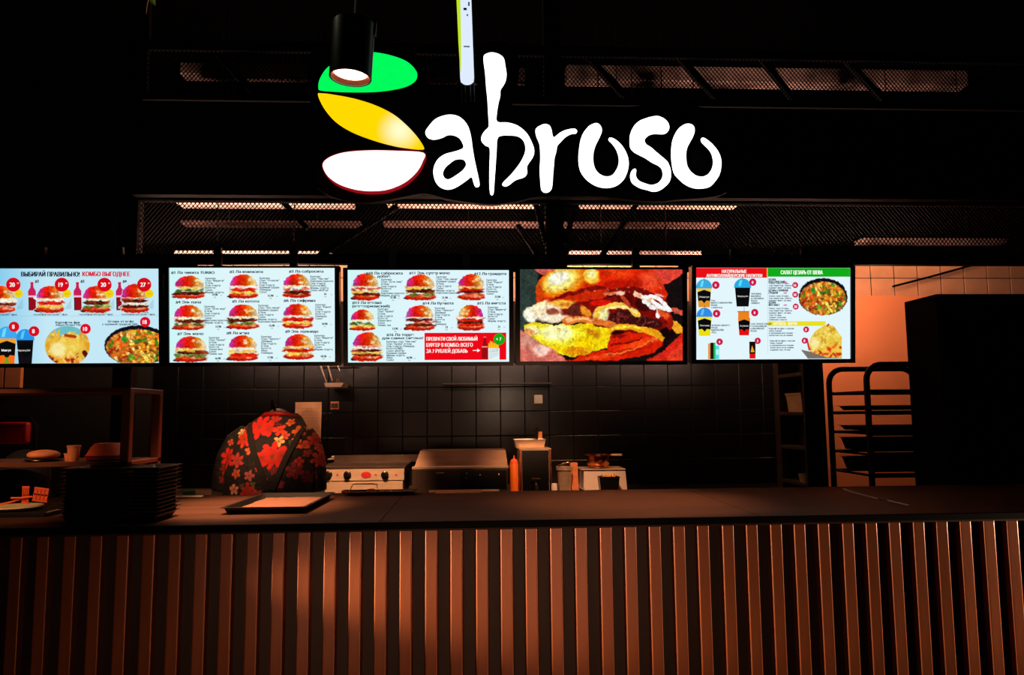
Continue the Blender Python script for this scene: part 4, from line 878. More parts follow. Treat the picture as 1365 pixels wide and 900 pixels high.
# leaf at the top edge
a = W(199, 0, 2.2)
hp = thing('hanging_vine', 'small yellow-green vine tip hanging into the frame at upper left', 'plant', a)
bm = new(); tube(bm, [W(204, -150, 2.2), W(202, -60, 2.2), W(199, -5, 2.2), W(196, 8, 2.2), W(195, 19, 2.2)], [.002, .002, .0015, .001, .0006], 6); obj('stem', bm, 'bread', hp)
for (cx, cy, dx, dy) in ((203, 0, 5, 8), (198, -14, -10, 6), (203, -40, 12, 4), (200, -70, -12, 6)):
    bm = new(); c0 = W(cx - dx * .6, cy - dy * .9, 2.2); c1 = W(cx + dx * .8, cy + dy, 2.2); m_ = (c0 + c1) / 2; dn = (c1 - c0).normalized(); sd = dn.cross(Vector((0, 1, .2))).normalized() * .009
    vs_ = [bm.verts.new(v) for v in (c0, c0.lerp(c1, .3) + sd, c0.lerp(c1, .65) + sd * .8, c1, c0.lerp(c1, .65) - sd * .8, c0.lerp(c1, .3) - sd)]
    mid = [bm.verts.new(c0.lerp(c1, t) + Vector((0, -.003, 0))) for t in (.3, .65)]
    for f in ((0, 1, 6), (1, 2, 7, 6), (2, 3, 7), (3, 4, 7), (4, 5, 6, 7), (5, 0, 6)):
        L_ = [vs_[i] if i < 6 else mid[i - 6] for i in f]; bm.faces.new(L_)
    r = bmesh.ops.solidify(bm, geom=bm.faces[:], thickness=.0012); obj('leaf', bm, 'leaf', hp)

# ================================================================ on the counter
# tray
tf = WZ(296, 686, ZT); tb = WZ(428, 662, ZT)
yl, yr = WZ(350, 686, ZT).y, WZ(380, 665, ZT).y
x0, x1 = WZ(297, 686, ZT).x, WZ(409, 686, ZT).x
ty = thing('serving_tray', 'black rectangular tray on the countertop in front of the person', 'tray', ((x0 + x1) / 2, (yl + yr) / 2, ZT))
ty.rotation_euler = (0, 0, R(-1.5))
hx, hy = (x1 - x0) / 2, (yr - yl) / 2
bm = new(); gn_tray(bm, -hx, hx, -hy, hy, .001, .03, rim=.012, taper=.012); obj('tray_body', bm, 'plastic', ty, local=True)
bm = new(); nx = 12
for i in range(nx + 1):
    for j in range(nx + 1): bm.verts.new((-hx + .03 + (2 * hx - .06) * i / nx, -hy + .03 + (2 * hy - .06) * j / nx, .012 + random.uniform(0, .003)))
bm.verts.ensure_lookup_table()
for i in range(nx):
    for j in range(nx): k = i * (nx + 1) + j; bm.faces.new([bm.verts[q_] for q_ in (k, k + nx + 1, k + nx + 2, k + 1)])
ln = obj('paper_liner', bm, 'liner', None, smooth=True); ln.location = Vector((ty.location.x, ty.location.y, ZT + .008)); ln.rotation_euler = ty.rotation_euler
tag(ln, 'crinkled brown paper liner lying in the black tray', 'paper')

# display shelf at the left end of the counter
YSF, YSR = 3.32, 3.66
p1 = W(175, 517, YSF); xr_ = p1.x; zs = p1.z; zm = W(120, 616, YSF).z
su = thing('display_shelf', 'dark metal two-tier shelf unit standing on the counter at left', 'shelf', (xr_ - .5, (YSF + YSR) / 2, ZT))
xl_ = xr_ - 1.35
obj('top_panel', B(xl_, xr_, YSF, YSR, zs - .022, zs, bev=.003), 'shelfm', su)
obj('shelf', B(xl_, xr_, YSF, YSR, zm - .02, zm, bev=.003), 'shelfm', su)
for x, y in ((xr_ - .038, YSF), (xr_ - .038, YSR - .035), (xl_, YSF), (xl_, YSR - .035)):
    obj('post', B(x, x + .038, y, y + .035, ZT + .0008, zs - .022, bev=.003), 'shelfm', su)
# things on the shelf
a = W(58, 612, YSF + .1)
t = thing('bread_bun', 'flat toasted bun on the display shelf at far left', 'bread', (a.x, a.y, zm))
bm = new(); ell(bm, (0, 0, .022), .066, .06, .022, 3); obj('bun', bm, 'bread', t, smooth=True, local=True)
bm = new(); lathe(bm, [(.0, 0), (.055, 0), (.075, .006), (.074, .009), (0, .004)], (0, 0, 0), 30); o = obj('saucer', bm, 'plastic', None, smooth=True); o.location = (a.x, a.y, zm); tag(o, 'dark saucer beneath the toasted bun on the shelf', 'plate')
t.location.z = zm + .006
a = W(96, 612, YSF + .1)
for dx, r1, h1, lab in ((-.022, .022, .032, 'short round orange cup beside the toasted bun on shelf'), (.012, .026, .068, 'taller round orange cup at right of toasted bun on shelf')):
    bm = new(); lathe(bm, [(r1 * .8, 0), (r1, h1 * .9), (r1 * 1.08, h1 * .92), (r1 * 1.08, h1), (r1 * .9, h1), (r1 * .7, .004), (0, .004)], (a.x + dx, a.y - dx, zm), 24); tag(obj('paper_cup', bm, 'bread', None, smooth=True), lab, 'cup')
a = W(143, 612, YSF + .13)
for k in range(3):
    bm = new(); lathe(bm, [(0, 0), (.06, 0), (.09, .008), (.088, .011), (0, .004)], (a.x, a.y, zm + k * .0065), 30)
    tag(obj('plate', bm, 'red', None, smooth=True), ('dark red plate, lowest of three stacked under orange bowl', 'dark red plate, middle of three stacked under orange bowl', 'dark red plate, top of three stacked under orange bowl')[k], 'plate')
bm = new(); lathe(bm, [(.086, 0), (.082, .006), (.066, .036), (.05, .052), (0, .054)], (a.x, a.y, zm + .0225), 32); tag(obj('upturned_bowl', bm, 'card', None, smooth=True), 'bright orange upturned bowl on the shelf behind the front post', 'bowl')
# stacks of black trays on the counter
def stack(cx, cy, w, d, n, lab, base):
    bm = new(); gn_tray(bm, -w / 2, w / 2, -d / 2, d / 2, 0, .028, rim=.010, taper=.014)
    proto = obj('tray', bm, 'plastic', None); proto.location = (cx, cy, ZT + .002)
    for k in range(n):
        o = proto if k == 0 else proto.copy()
        if k: C.objects.link(o)
        o.location = (cx + random.uniform(-.003, .003), cy + random.uniform(-.003, .003), ZT + .002 + k * .0155)
        r_ = n - 1 - k; o['label'] = lab % (['topmost', 'second from top', 'third from top', 'fourth from top', 'fifth from top', 'sixth from top', 'seventh from top', 'eighth from top', 'ninth from top', 'tenth from top'][r_] if r_ < 10 else ['lowest', 'second from bottom', 'third from bottom', 'fourth from bottom', 'fifth from bottom'][k]); o['category'] = 'tray'; o['group'] = base
pA = W(76, 690, 3.06); pB = W(160, 690, 3.06)
n_st = int((W(100, 626, 3.06).z - ZT) / .0155)
stack((pA.x + pB.x) / 2, 3.06 + .12, pB.x - pA.x, .23, n_st, 'black plastic tray, %s in left-hand stack on the counter', 'left stack of black trays')
pA = W(167, 690, 3.06); pB = W(239, 690, 3.28)
stack((pA.x + pB.x) / 2, 3.06 + .12, pB.x - pA.x, .23, n_st, 'black plastic tray, %s in right-hand stack on the counter', 'right stack of black trays')
# plate with orange cartons, lower left
zc0 = ZT
a = WZ(8, 690, ZT)
t = thing('serving_dish', 'cream oval dish on black riser at far left of counter', 'dish', (a.x, a.y + .1, ZT))
pz = W(10, 676, a.y + .1).z
obj('riser', B(a.x - .15, a.x + .16, a.y, a.y + .2, ZT, pz - .012, bev=.004), 'plastic', t)
bm = new(); lathe(bm, [(0, 0), (.07, 0), (.105, .014), (.103, .017), (0, .005)], (a.x - .02, a.y + .1, pz - .012), 32); obj('dish', bm, 'cream', t, smooth=True)
def carton(px0, px1, py0, py1, Y, ang, lab):
    a = W(px0, py1, Y); b = W(px1, py0, Y); w = b.x - a.x; h = b.z - a.z
    bm = new(); n = 4
    t = thing('slotted_spatula', lab, 'spatula', ((a.x + b.x) / 2, Y, a.z))
    t.rotation_euler = (0, R(ang), 0)
    for i in range(n):
        x = -w / 2 + w * i / n; box(bm, x + .0015, x + w / n - .0015, -.004, 0, h * .12, h * .88)
    box(bm, -w / 2, w / 2, -.004, 0, 0, h * .14); box(bm, -w / 2, w / 2, -.004, 0, h * .86, h); box(bm, -w / 2, w / 2, -.004, 0, h * .45, h * .55)
    obj('blade', bm, 'card', t, local=True)
    bm = new(); tube(bm, [(-w / 2, -.002, h * .3), (-w / 2 - .05, .0, h * .1), (-w / 2 - .09, .0, h * .0)], .004, 8); obj('handle', bm, 'card', t, local=True)
carton(29, 40, 648, 672, a.y + .06, 0, 'small orange slotted spatula standing behind the cream dish')
carton(43, 64, 650, 669, a.y + .05, 8, 'wide orange slotted spatula leaning right of the cream dish')
# red chairs beyond, left
def chair(px, py_top, py_bot, wpx, Y, lab, seat=True):
    a = W(px - wpx / 2, py_top, Y); b = W(px + wpx / 2, py_bot, Y)
    t = thing('upholstered_chair', lab, 'chair', ((a.x + b.x) / 2, Y, 0), 'red chairs behind the counter end')
    obj('backrest', B(a.x, b.x, Y, Y + .06, b.z, a.z, bev=.02, seg=3), 'red', t, smooth=True)
    sz = b.z - .12
    obj('seat', B(a.x - .02, b.x + .02, Y - .42, Y + .02, sz - .07, sz, bev=.02, seg=3), 'red', t, smooth=True)
    bm = new(); tube(bm, [(a.x - .02, Y + .07, b.z - .1), (a.x - .02, Y + .08, a.z - .03), (a.x + .03, Y + .08, a.z + .03), (b.x - .03, Y + .08, a.z + .03), (b.x + .02, Y + .08, a.z - .03), (b.x + .02, Y + .07, b.z - .1)], .014, 8); obj('back_frame', bm, 'plastic', t, smooth=True)
    for x in (a.x, b.x):
        for y in (Y - .4, Y + .04):
            bm = new(); tube(bm, [(x, y, sz - .06), (x, y, 0)], .014, 8); obj('leg', bm, 'plastic', t)
chair(12, 563, 592, 46, 5.5, 'red upholstered bar chair with dark frame, far left behind the shelf')
chair(31, 622, 640, 40, 4.92, 'lower red upholstered chair seen beneath the display shelf')
# dark bag in front of chairs
bm = new(); a = W(34, 605, 3.85); ell(bm, (a.x, 3.85, ZT + .13), .12, .1, .13, 3); ell(bm, (a.x - .12, 3.87, ZT + .09), .11, .1, .09, 3)
tag(obj('slumped_bag', bm, 'cloth', None, smooth=True), 'black slumped bag between the two red chairs at far left', 'bag')
# small things left of the person
a = W(252, 650, YB - .06)
t = thing('green_cleaver', 'green-handled knife lying on the counter left of the person', 'knife', (a.x, YB - .05, ZT))
bm = new(); box(bm, a.x - .035, a.x + .03, YB - .06, YB - .04, ZT + .012, ZT + .034, bev=.004); obj('handle', bm, 'green', t)
bm = new(); box(bm, a.x + .03, a.x + .11, YB - .053, YB - .05, ZT + .008, ZT + .036); obj('blade', bm, 'steel', t)
bm = new(); box(bm, a.x - .06, a.x + .08, YB - .11, YB - .07, ZT + .0005, ZT + .009, bev=.003); tag(obj('folded_napkin', bm, 'white', None), 'folded pale napkin lying in front of the green-handled knife', 'napkin')
# sheet of paper hanging over the counter's rear edge
bm = new(); a = WZ(580, 659, ZT); b = WZ(641, 656, ZT)
prism(bm, [(a.x, 0), (b.x, 0), (b.x, .0015), (a.x, .0015)], 0, .05)
for v in bm.verts: v.co = Vector((v.co.x, YB - .07 + v.co.y, ZT + .001 + v.co.z + (v.co.y > .02) * .012))
tag(obj('paper_sheet', bm, 'paper', None), 'single pale paper sheet on the rear edge of the counter', 'paper')
# thin wire lying right
bm = new(); tube(bm, [WZ(1124, 652, ZT + .06), WZ(1135, 656, ZT + .05), WZ(1170, 665, ZT + .03), WZ(1182, 667, ZT + .012), WZ(1212, 674, ZT + .006)], .0035, 8)
tag(obj('pale_cable', bm, 'white', None, smooth=True), 'thin pale cable drooping across the counter in front of bakery rack', 'cable')

# ================================================================ kitchen equipment
def at(px, Y): return W(px, 600, Y).x
# griddle with knobs
Yg = 5.3; gx0, gx1 = at(430, Yg), at(539, Yg); zg = W(480, 625, Yg).z
t = thing('griddle', 'stainless countertop griddle with black knobs on its lit front panel', 'griddle', ((gx0 + gx1) / 2, Yg + .2, ZK))
obj('housing', B(gx0, gx1, Yg + .02, Yg + .45, ZK + .03, zg - .002, bev=.003), 'steeldark', t)
zpa, zpb = W(480, 641, Yg).z, W(480, 625, Yg).z
cp = obj('control_panel', B(gx0, gx1, Yg, Yg + .02, zpa, zpb, bev=.002), 'steel', t)
for px in (438, 463, 513):
    bm = new(); c0 = W(px, 633, Yg); lathe(bm, [(.0, 0), (.027, 0), (.025, .012), (.02, .014), (.018, .03), (0, .031)], (c0.x, Yg, c0.z), 24, 'Y'); box(bm, c0.x - .003, c0.x + .003, Yg - .034, Yg - .028, c0.z, c0.z + .018); obj('knob', bm, 'blackgloss', cp, smooth=True)
bm = new(); c0 = W(488, 633, Yg); lathe(bm, [(0, 0), (.034, 0), (.034, .004), (0, .005)], (c0.x, Yg, c0.z), 28, 'Y')
for v in bm.verts: v.co.z = c0.z + (v.co.z - c0.z) * .62
o = obj('badge', bm, 'red', cp, smooth=True); o['label'] = 'oval reddish badge'
bm = new()
for px in (450, 501, 528): c0 = W(px, 633, Yg); lathe(bm, [(0, 0), (.007, 0), (.006, .004), (0, .005)], (c0.x, Yg, c0.z), 12, 'Y')
obj('indicator_lamps', bm, 'red', cp)
obj('drip_drawer', B(gx0 + .02, gx1 - .01, Yg + .005, Yg + .03, ZK + .035, zpa - .006, bev=.002), 'steel', t)
obj('hot_plate', B(gx0 - .01, gx1 + .01, Yg - .005, Yg + .46, zg, zg + .018, bev=.003), 'steeldark', t)
for x in (gx0 + .03, gx1 - .03):
    for y in (Yg + .05, Yg + .42): bm = new(); lathe(bm, [(0, 0), (.018, 0), (.014, .03), (0, .03)], (x, y, ZK), 12); obj('foot', bm, 'plastic', t)
obj('splash_guard', B(gx0, gx1 + .1, Yg + .44, Yg + .452, zg + .018, zg + .07), 'steeldark', t)
# stand with plates behind griddle
a = W(452, 615, 5.85)
t = thing('warming_stand', 'small dark stand behind griddle holding pale plates', 'stand', (a.x, 5.87, ZK))
obj('table', B(a.x - .08, a.x + .08, 5.8, 5.95, a.z + .015, a.z + .022), 'steel', t)
for x in (a.x - .07, a.x + .062): obj('leg', B(x, x + .008, 5.85, 5.86, ZK, a.z + .015), 'blackmetal', t)
for k in range(2):
    bm = new(); lathe(bm, [(0, 0), (.045, 0), (.062, .006), (.06, .009), (0, .004)], (a.x, 5.87, a.z + .022 + k * .008), 26)
    tag(obj('small_plate', bm, 'white', None, smooth=True), ('lower of two pale plates on stand behind the griddle', 'upper of two pale plates on stand behind the griddle')[k], 'plate')
# tray with sandwich press grill rack before the griddle
Yt = YK + .005
x0, x1 = at(481, 5.27), at(556, 5.27)
bm = new(); gn_tray(bm, x0, x1, 5.05, 5.3, ZT - .09, ZT - .065); 
x0, x1 = WZ(462, 660, ZT).x, WZ(556, 658, ZT).x
t = thing('metal_rack_tray', 'long shallow steel tray with food in front of griddle knobs', 'tray', ((x0 + x1) / 2, YB - .06, ZT))
bm.free(); bm = new(); gn_tray(bm, x0, x1, YB - .12, YB - .01, ZT + .001, ZT + .02, rim=.006, taper=.008); obj('tray_body', bm, 'copper', t)
bm = new(); xa_ = WZ(465, 660, ZT).x; xb_ = WZ(502, 660, ZT).x
tube(bm, [(xa_, YB - .07, ZT + .012), (xa_ + .02, YB - .07, ZT + .055), (xb_ - .02, YB - .07, ZT + .055), (xb_, YB - .07, ZT + .05), (xb_, YB - .07, ZT + .03)], .003, 8); obj('wire_handle', bm, 'steel', t, smooth=True)
for px, r1, lab in ((462, .016, 'small bread piece at left end of the shallow steel tray'), (495, .018, 'bread piece in the middle of the shallow steel tray'), (517, .014, 'bread piece toward right end of the shallow steel tray')):
    bm = new(); x = WZ(px, 659, ZT).x; ell(bm, (x, YB - .06, ZT + .003 + r1 * .8), r1 * 1.5, r1 * 1.3, r1 * .75, 2); tag(obj('bread_piece', bm, 'bread', None, smooth=True), lab, 'bread')
# contact grill
Yc = 5.32; cx0, cx1 = at(549, Yc), at(677, Yc); zb_ = W(600, 622, Yc).z; zt_ = W(600, 601, Yc + .1).z
t = thing('contact_grill', 'wide stainless contact grill with sloped hood next to the griddle', 'grill', ((cx0 + cx1) / 2, Yc + .2, ZK))
obj('base', B(cx0, cx1, Yc, Yc + .4, ZK + .03, zb_ - .02, bev=.004), 'steeldark', t)
bm = new(); prism(bm, [(cx0 + .015, zb_), (cx1, zb_), (cx1 - .012, zt_), (cx0 + .05, zt_)], Yc + .05, Yc + .38)
for v in bm.verts:
    if v.co.z > zb_ + .02 and v.co.y < Yc + .1: v.co.y += .06
obj('hood', bm, 'hood', t)
obj('hood_lip', B(cx0 + .0, cx1 + .004, Yc + .005, Yc + .07, zb_ - .018, zb_, bev=.003), 'steel', t)
cp = obj('control_panel', B(at(613, Yc), cx1 - .012, Yc - .006, Yc, ZK + .05, zb_ - .03), 'blackgloss', t)
bm = new()
for px, py in ((622, 631), (622, 637), (640, 633), (665, 632)): c0 = W(px, py, Yc); box(bm, c0.x - .004, c0.x + .004, Yc - .01, Yc - .006, c0.z - .004, c0.z + .004)
obj('buttons', bm, 'white', cp)
obj('latch', B(at(581, Yc), at(592, Yc), Yc - .02, Yc, zb_ - .052, zb_ - .04, bev=.002), 'chrome', t)
obj('drip_tray', B(at(572, Yc), at(665, Yc), Yc - .012, Yc + .01, ZK + .032, ZK + .046, bev=.002), 'steel', t)
for x in (cx0 + .03, cx1 - .03):
    for y in (Yc + .05, Yc + .35): bm = new(); lathe(bm, [(0, 0), (.018, 0), (.014, .03), (0, .03)], (x, y, ZK), 12); obj('foot', bm, 'plastic', t)
# sauce bottle
c0 = W(685, 650, 5.34); x = at(685, 5.34); zt_ = W(685, 607, 5.34).z
t = thing('sauce_bottle', 'orange squeeze bottle with pointed cap between grill and water urn', 'bottle', (x, 5.34, ZK))
H = zt_ - ZK; bm = new(); lathe(bm, [(0, 0), (.029, 0), (.031, .01), (.031, H * .78), (.028, H * .8), (0, H * .8)], (x, 5.34, ZK), 24); obj('body', bm, 'sauce', t, smooth=True)
bm = new(); lathe(bm, [(.029, 0), (.029, H * .03), (.02, H * .09), (.007, H * .12), (.003, H * .2), (0, H * .2)], (x, 5.34, ZK + H * .8), 24); obj('nozzle_cap', bm, 'card', t, smooth=True)
# water urn (box with tap)
Yu = 5.34; ux0, ux1 = at(692, Yu), at(735, Yu); zu = W(713, 598, Yu).z
t = thing('water_urn', 'square stainless dispenser with dark front and small tap', 'dispenser', ((ux0 + ux1) / 2, Yu + .12, ZK))
obj('body', B(ux0, ux1, Yu, Yu + .26, ZK + .02, zu, bev=.004), 'steel', t)
fp = obj('front_panel', B(ux0 + .02, ux1 - .02, Yu - .004, Yu, ZK + .03, zu - .014), 'blackgloss', t)
for x in (ux0 + .009, ux1 - .009): bm = new(); box(bm, x - .008, x + .008, Yu - .009, Yu, ZK + .025, zu - .004, bev=.003); obj('frame_post', bm, 'copper', t)
bm = new(); xm = (ux0 + ux1) / 2; zz = ZK + .085
tube(bm, [(xm, Yu, zz), (xm, Yu - .04, zz), (xm, Yu - .05, zz - .01), (xm, Yu - .05, zz - .045)], .009, 10); tube(bm, [(xm, Yu - .035, zz), (xm, Yu - .035, zz + .03)], .005, 8); box(bm, xm - .028, xm + .028, Yu - .042, Yu - .028, zz + .028, zz + .036, bev=.002)
obj('tap', bm, 'chrome', t, smooth=True)
bm = new(); box(bm, ux0, ux1, Yu, Yu + .26, ZK, ZK + .02); obj('base', bm, 'plastic', t)
# open steel pan with utensils on top
px0, px1 = at(685, Yu + .08), at(728, Yu + .08); zp = zu; zq = W(700, 586, Yu + .08).z
t = thing('utensil_pan', 'shallow steel pan on top of the water urn', 'pan', ((px0 + px1) / 2, Yu + .16, zp))
bm = new(); gn_tray(bm, px0, px1, Yu + .06, Yu + .25, zp + .001, zq, rim=.004, taper=.012); obj('pan_body', bm, 'steel', t)
obj('name_plate', B(px1 - .055, px1 - .012, Yu + .245, Yu + .25, zq, zq + .05), 'bread', t)
for (px, top, r1, lab) in ((712, 572, .005, 'black-handled ladle standing in pan on the urn'), (716, 570, .012, 'thick black spatula handle standing in pan on the urn')):
    bm = new(); x = at(px, Yu + .15); tube(bm, [(x, Yu + .15, zp + .004), (x + .004, Yu + .15, W(px, top, Yu + .15).z)], [r1 * .4, r1], 10); tag(obj('utensil', bm, 'plastic', None, smooth=True), lab, 'utensil')
# container and scoops
Yn = 5.36; x = at(752, Yn); zc_ = W(750, 622, Yn).z; H = zc_ - ZK
t = thing('steel_canister', 'tapered steel canister with hinged lid right of the water urn', 'canister', (x, Yn, ZK))
bm = new(); lathe(bm, [(0, 0), (.042, 0), (.052, H * .85), (.06, H * .88), (.06, H), (.05, H), (.04, .006), (0, .006)], (x, Yn, ZK), 28); obj('body', bm, 'steel', t, smooth=True)
bm = new(); tube(bm, [(x - .05, Yn - .02, ZK + H + .003), (x - .01, Yn - .01, ZK + H + .018), (x + .045, Yn, ZK + H + .028)], [.006, .009, .006], 10); obj('handle', bm, 'chrome', t, smooth=True)
bm = new(); gx = at(765, Yn + .1); prism(bm, [(gx - .02, ZK), (gx + .03, ZK), (gx + .022, W(768, 617, Yn + .1).z), (gx - .03, W(768, 617, Yn + .1).z)], Yn + .08, Yn + .13); tag(obj('carton_sleeve', bm, 'bread', None), 'upright brown carton sleeve behind the steel canister', 'carton')
bm = new(); gx = at(738, Yn - .02); lathe(bm, [(0, 0), (.02, 0), (.022, .06), (.018, .08), (0, .08)], (gx, Yn - .03, ZK), 20); tag(obj('glass_shaker', bm, 'white', None, smooth=True), 'small pale shaker between the urn and steel canister', 'shaker')
# scale with pan
Ys = 5.45; sx0, sx1 = at(777, Ys), at(833, Ys); z1_, z2_ = W(800, 643, Ys).z, W(800, 628, Ys).z
t = thing('kitchen_scale', 'white-fronted kitchen scale with dark platform under a round pan', 'scale', ((sx0 + sx1) / 2, Ys + .12, ZK))
bm = new(); prism(bm, [(sx0, ZK + .012), (sx1 + .01, ZK + .012), (sx1, z2_), (sx0 + .004, z2_)], Ys, Ys + .22); obj('body', bm, 'white', t)
obj('platform', B(sx0 - .02, sx1 - .0, Ys - .012, Ys + .24, z2_ + .006, z2_ + .016, bev=.003), 'steel', t)
obj('platform_support', B(sx0 + .04, sx1 - .05, Ys + .03, Ys + .18, z2_, z2_ + .006), 'plastic', t)
bm = new()
for x in (sx0 + .03, sx1 - .03): lathe(bm, [(0, 0), (.012, 0), (.012, .012), (0, .012)], (x, Ys + .1, ZK), 12)
obj('feet', bm, 'plastic', t)
x = at(797, Ys + .1); zpn = z2_ + .016; H = W(797, 606, Ys + .1).z - zpn
t = thing('round_pan', 'round copper-coloured pan standing on the kitchen scale', 'pan', (x, Ys + .1, zpn))
bm = new(); lathe(bm, [(0, 0), (.06, 0), (.082, H * .3), (.086, H * .9), (.105, H * .95), (.105, H), (.084, H), (.075, .006), (0, .006)], (x, Ys + .1, zpn), 32); obj('bowl', bm, 'copper', t, smooth=True)
bm = new(); tube(bm, [(x + .1, Ys + .1, zpn + H * .96), (x + .17, Ys + .06, zpn + H * .98)], .008, 8); obj('handle', bm, 'steel', t)
# cutting board, small black pan with fries
bx0, bx1 = at(738, 5.26), at(850, 5.26)
bm = new(); box(bm, bx0, bx1, 5.235, 5.43, ZK, ZK + .012, bev=.003); 
Yf = 5.27
bm.free(); bm = new(); box(bm, at(770, 5.3), bx1, 5.235, 5.42, ZK + .0005, ZK + .010, bev=.003); tag(obj('cutting_board', bm, 'bread', None), 'pale cutting board at right end of the kitchen worktop', 'board')
fx0, fx1 = at(798, Yf), at(826, Yf); 
t = thing('black_dish', 'small black dish of fries in front of kitchen scale', 'dish', ((fx0 + fx1) / 2, Yf + .05, ZK + .010))
H = W(810, 636, Yf).z - ZK - .01
bm = new(); gn_tray(bm, fx0, fx1, Yf, Yf + .1, ZK + .0105, ZK + .01 + H, rim=.003, taper=.012); obj('dish_body', bm, 'plastic', t)
bm = new()
for i in range(16):
    a = Vector((random.uniform(fx0 + .025, fx1 - .025), random.uniform(Yf + .03, Yf + .07), ZK + .008 + H)); bar(bm, a, a + Vector((random.uniform(-.025, .025), random.uniform(-.02, .02), random.uniform(.0, .022))), .008)
tag(obj('fries', bm, 'fries', t), kind='stuff')
bm = new()
for i in range(14):
    a = Vector((at(random.uniform(781, 796), Yf), random.uniform(Yf, Yf + .06), ZK + .018)); bar(bm, a, a + Vector((random.uniform(-.03, .03), random.uniform(-.02, .02), random.uniform(-.004, .012))), .007)
tag(obj('spilled_fries', bm, 'fries', None), 'small heap of loose pale fries left of black dish', 'food', kind='stuff')
bm = new(); tube(bm, [(at(772, 5.25), 5.3, ZK + .06), (at(782, 5.25), 5.27, ZK + .022), (at(797, 5.25), 5.25, ZK + .016)], [.006, .007, .012], 8); tag(obj('serving_tongs', bm, 'plastic', None, smooth=True), 'black tongs leaning on the board left of the black dish', 'tongs')

# wall items
def wallbox(name, px0, py0, px1, py1, d, m, lab, cat, Y=None):
    Y = Y or YW - .008; a = W(px0, py1, Y); b = W(px1, py0, Y)
    return a, b, Y
a, b, Y = wallbox('', 393, 536, 429, 585, 0, '', '', '')
t = thing('wall_notice', 'sheet of aged printed paper taped to the dark wall beside person', 'notice', ((a.x + b.x) / 2, Y - .01, a.z))
bm = new(); nx = 6
vv = [[bm.verts.new((a.x + (b.x - a.x) * i / nx, Y - .006 - .006 * math.sin(i * 1.1 + j * .7) - .004, a.z + (b.z - a.z) * j / 8)) for j in range(9)] for i in range(nx + 1)]
for i in range(nx):
    for j in range(8): bm.faces.new((vv[i][j], vv[i + 1][j], vv[i + 1][j + 1], vv[i][j + 1]))
obj('paper', bm, 'paper', t, smooth=True)
bm = new(); rr = random.Random(2)
for j in range(9):
    z = b.z - .05 - j * .026; x = a.x + .02
    while x < b.x - .03:
        w_ = rr.uniform(.01, .035); bar(bm, (x, Y - .0185, z + rr.uniform(-.003, .003)), (min(x + w_, b.x - .02), Y - .0185, z), .006, .0012); x += w_ + .008
mm = mat('faded_ink', (176, 112, 70), 0.8, var=.2, scale=30); tag(obj('faded_print', bm, mm, t), kind='stuff')
for (px0, py0, px1, py1, lab, mt, n_) in ((441, 535.5, 452, 546, 'reddish double wall socket right of the taped paper', 'bread', 2), (712, 526.5, 723, 538, 'pale light switch on black tiles above the water urn', 'cream', 2)):
    a, b = W(px0, py1, YW - .01), W(px1, py0, YW - .01)
    t = thing('wall_socket', lab, 'switch', ((a.x + b.x) / 2, YW - .01, a.z))
    obj('frame', B(a.x, b.x, YW - .022, YW - .008, a.z, b.z, bev=.002), mt, t)
    for i in range(n_):
        w_ = (b.x - a.x - .012) / n_; obj('rocker', B(a.x + .005 + i * (w_ + .002), a.x + .005 + i * (w_ + .002) + w_, YW - .027, YW - .022, a.z + .012, b.z - .012, bev=.001), 'steeldark' if mt == 'bread' else 'white', t)
# rail + shelf with utensils
a = W(432, 514, 5.9); b = W(458, 514, 5.9)
t = thing('utensil_shelf', 'small pale wall shelf under hanging utensils above the griddle', 'shelf', ((a.x + b.x) / 2, 6.0, a.z))
bm = new(); prism(bm, [(a.x + .01, a.z - .012), (b.x - .02, a.z - .012), (b.x, a.z + .02), (a.x, a.z + .02)], 5.9, 6.18); obj('shelf_board', bm, 'steel', t)
bm = new(); c0 = W(450, 507, 6.0); tube(bm, [(c0.x, 6.0, a.z + .02), (c0.x, 6.0, a.z + .06)], [.03, .02], 12); tag(obj('jar', bm, 'steeldark', None, smooth=True), 'dark jar standing on the small wall shelf', 'jar')
rx0, rx1 = W(415, 484, 6.05), W(470, 484, 6.05)
t2 = thing('utensil_rail', 'horizontal steel rail high above the griddle', 'rail', ((rx0.x + rx1.x) / 2, 6.05, rx0.z))
bm = new(); tube(bm, [rx0, rx1], .006, 8); obj('bar', bm, 'steeldark', t2)
for x in (rx0.x + .02, rx1.x - .02): bm = new(); tube(bm, [(x, 6.05, rx0.z), (x, YW - .01, rx0.z)], .005, 8); obj('mount', bm, 'blackmetal', t2)
for (px, ex, ey, lab) in ((427, 436, 512, 'leftmost hanging ladle with long pale handle'), (437, 443, 508, 'middle hanging spatula with slanted pale handle'), (450, 453, 495, 'rightmost short bright utensil hanging on the rail')):
    bm = new(); p = W(px, 487, 6.02); e = W(ex, ey, 6.02); tube(bm, [p + Vector((0, 0, .03)), p, e], [.004, .008, .004], 8); tag(obj('hanging_utensil', bm, 'steel', None, smooth=True), lab, 'utensil')

# upper black pelmet tiles shelf line behind (thin shelf above the black tiles)
a = W(590, 512, 6.1); b = W(735, 512, 6.1)
tag(obj('thin_ledge', B(a.x, b.x, 6.05, YW - .01, a.z - .006, a.z + .004), 'steeldark'), 'thin dark metal ledge along the black tiles under the third screen', 'ledge')

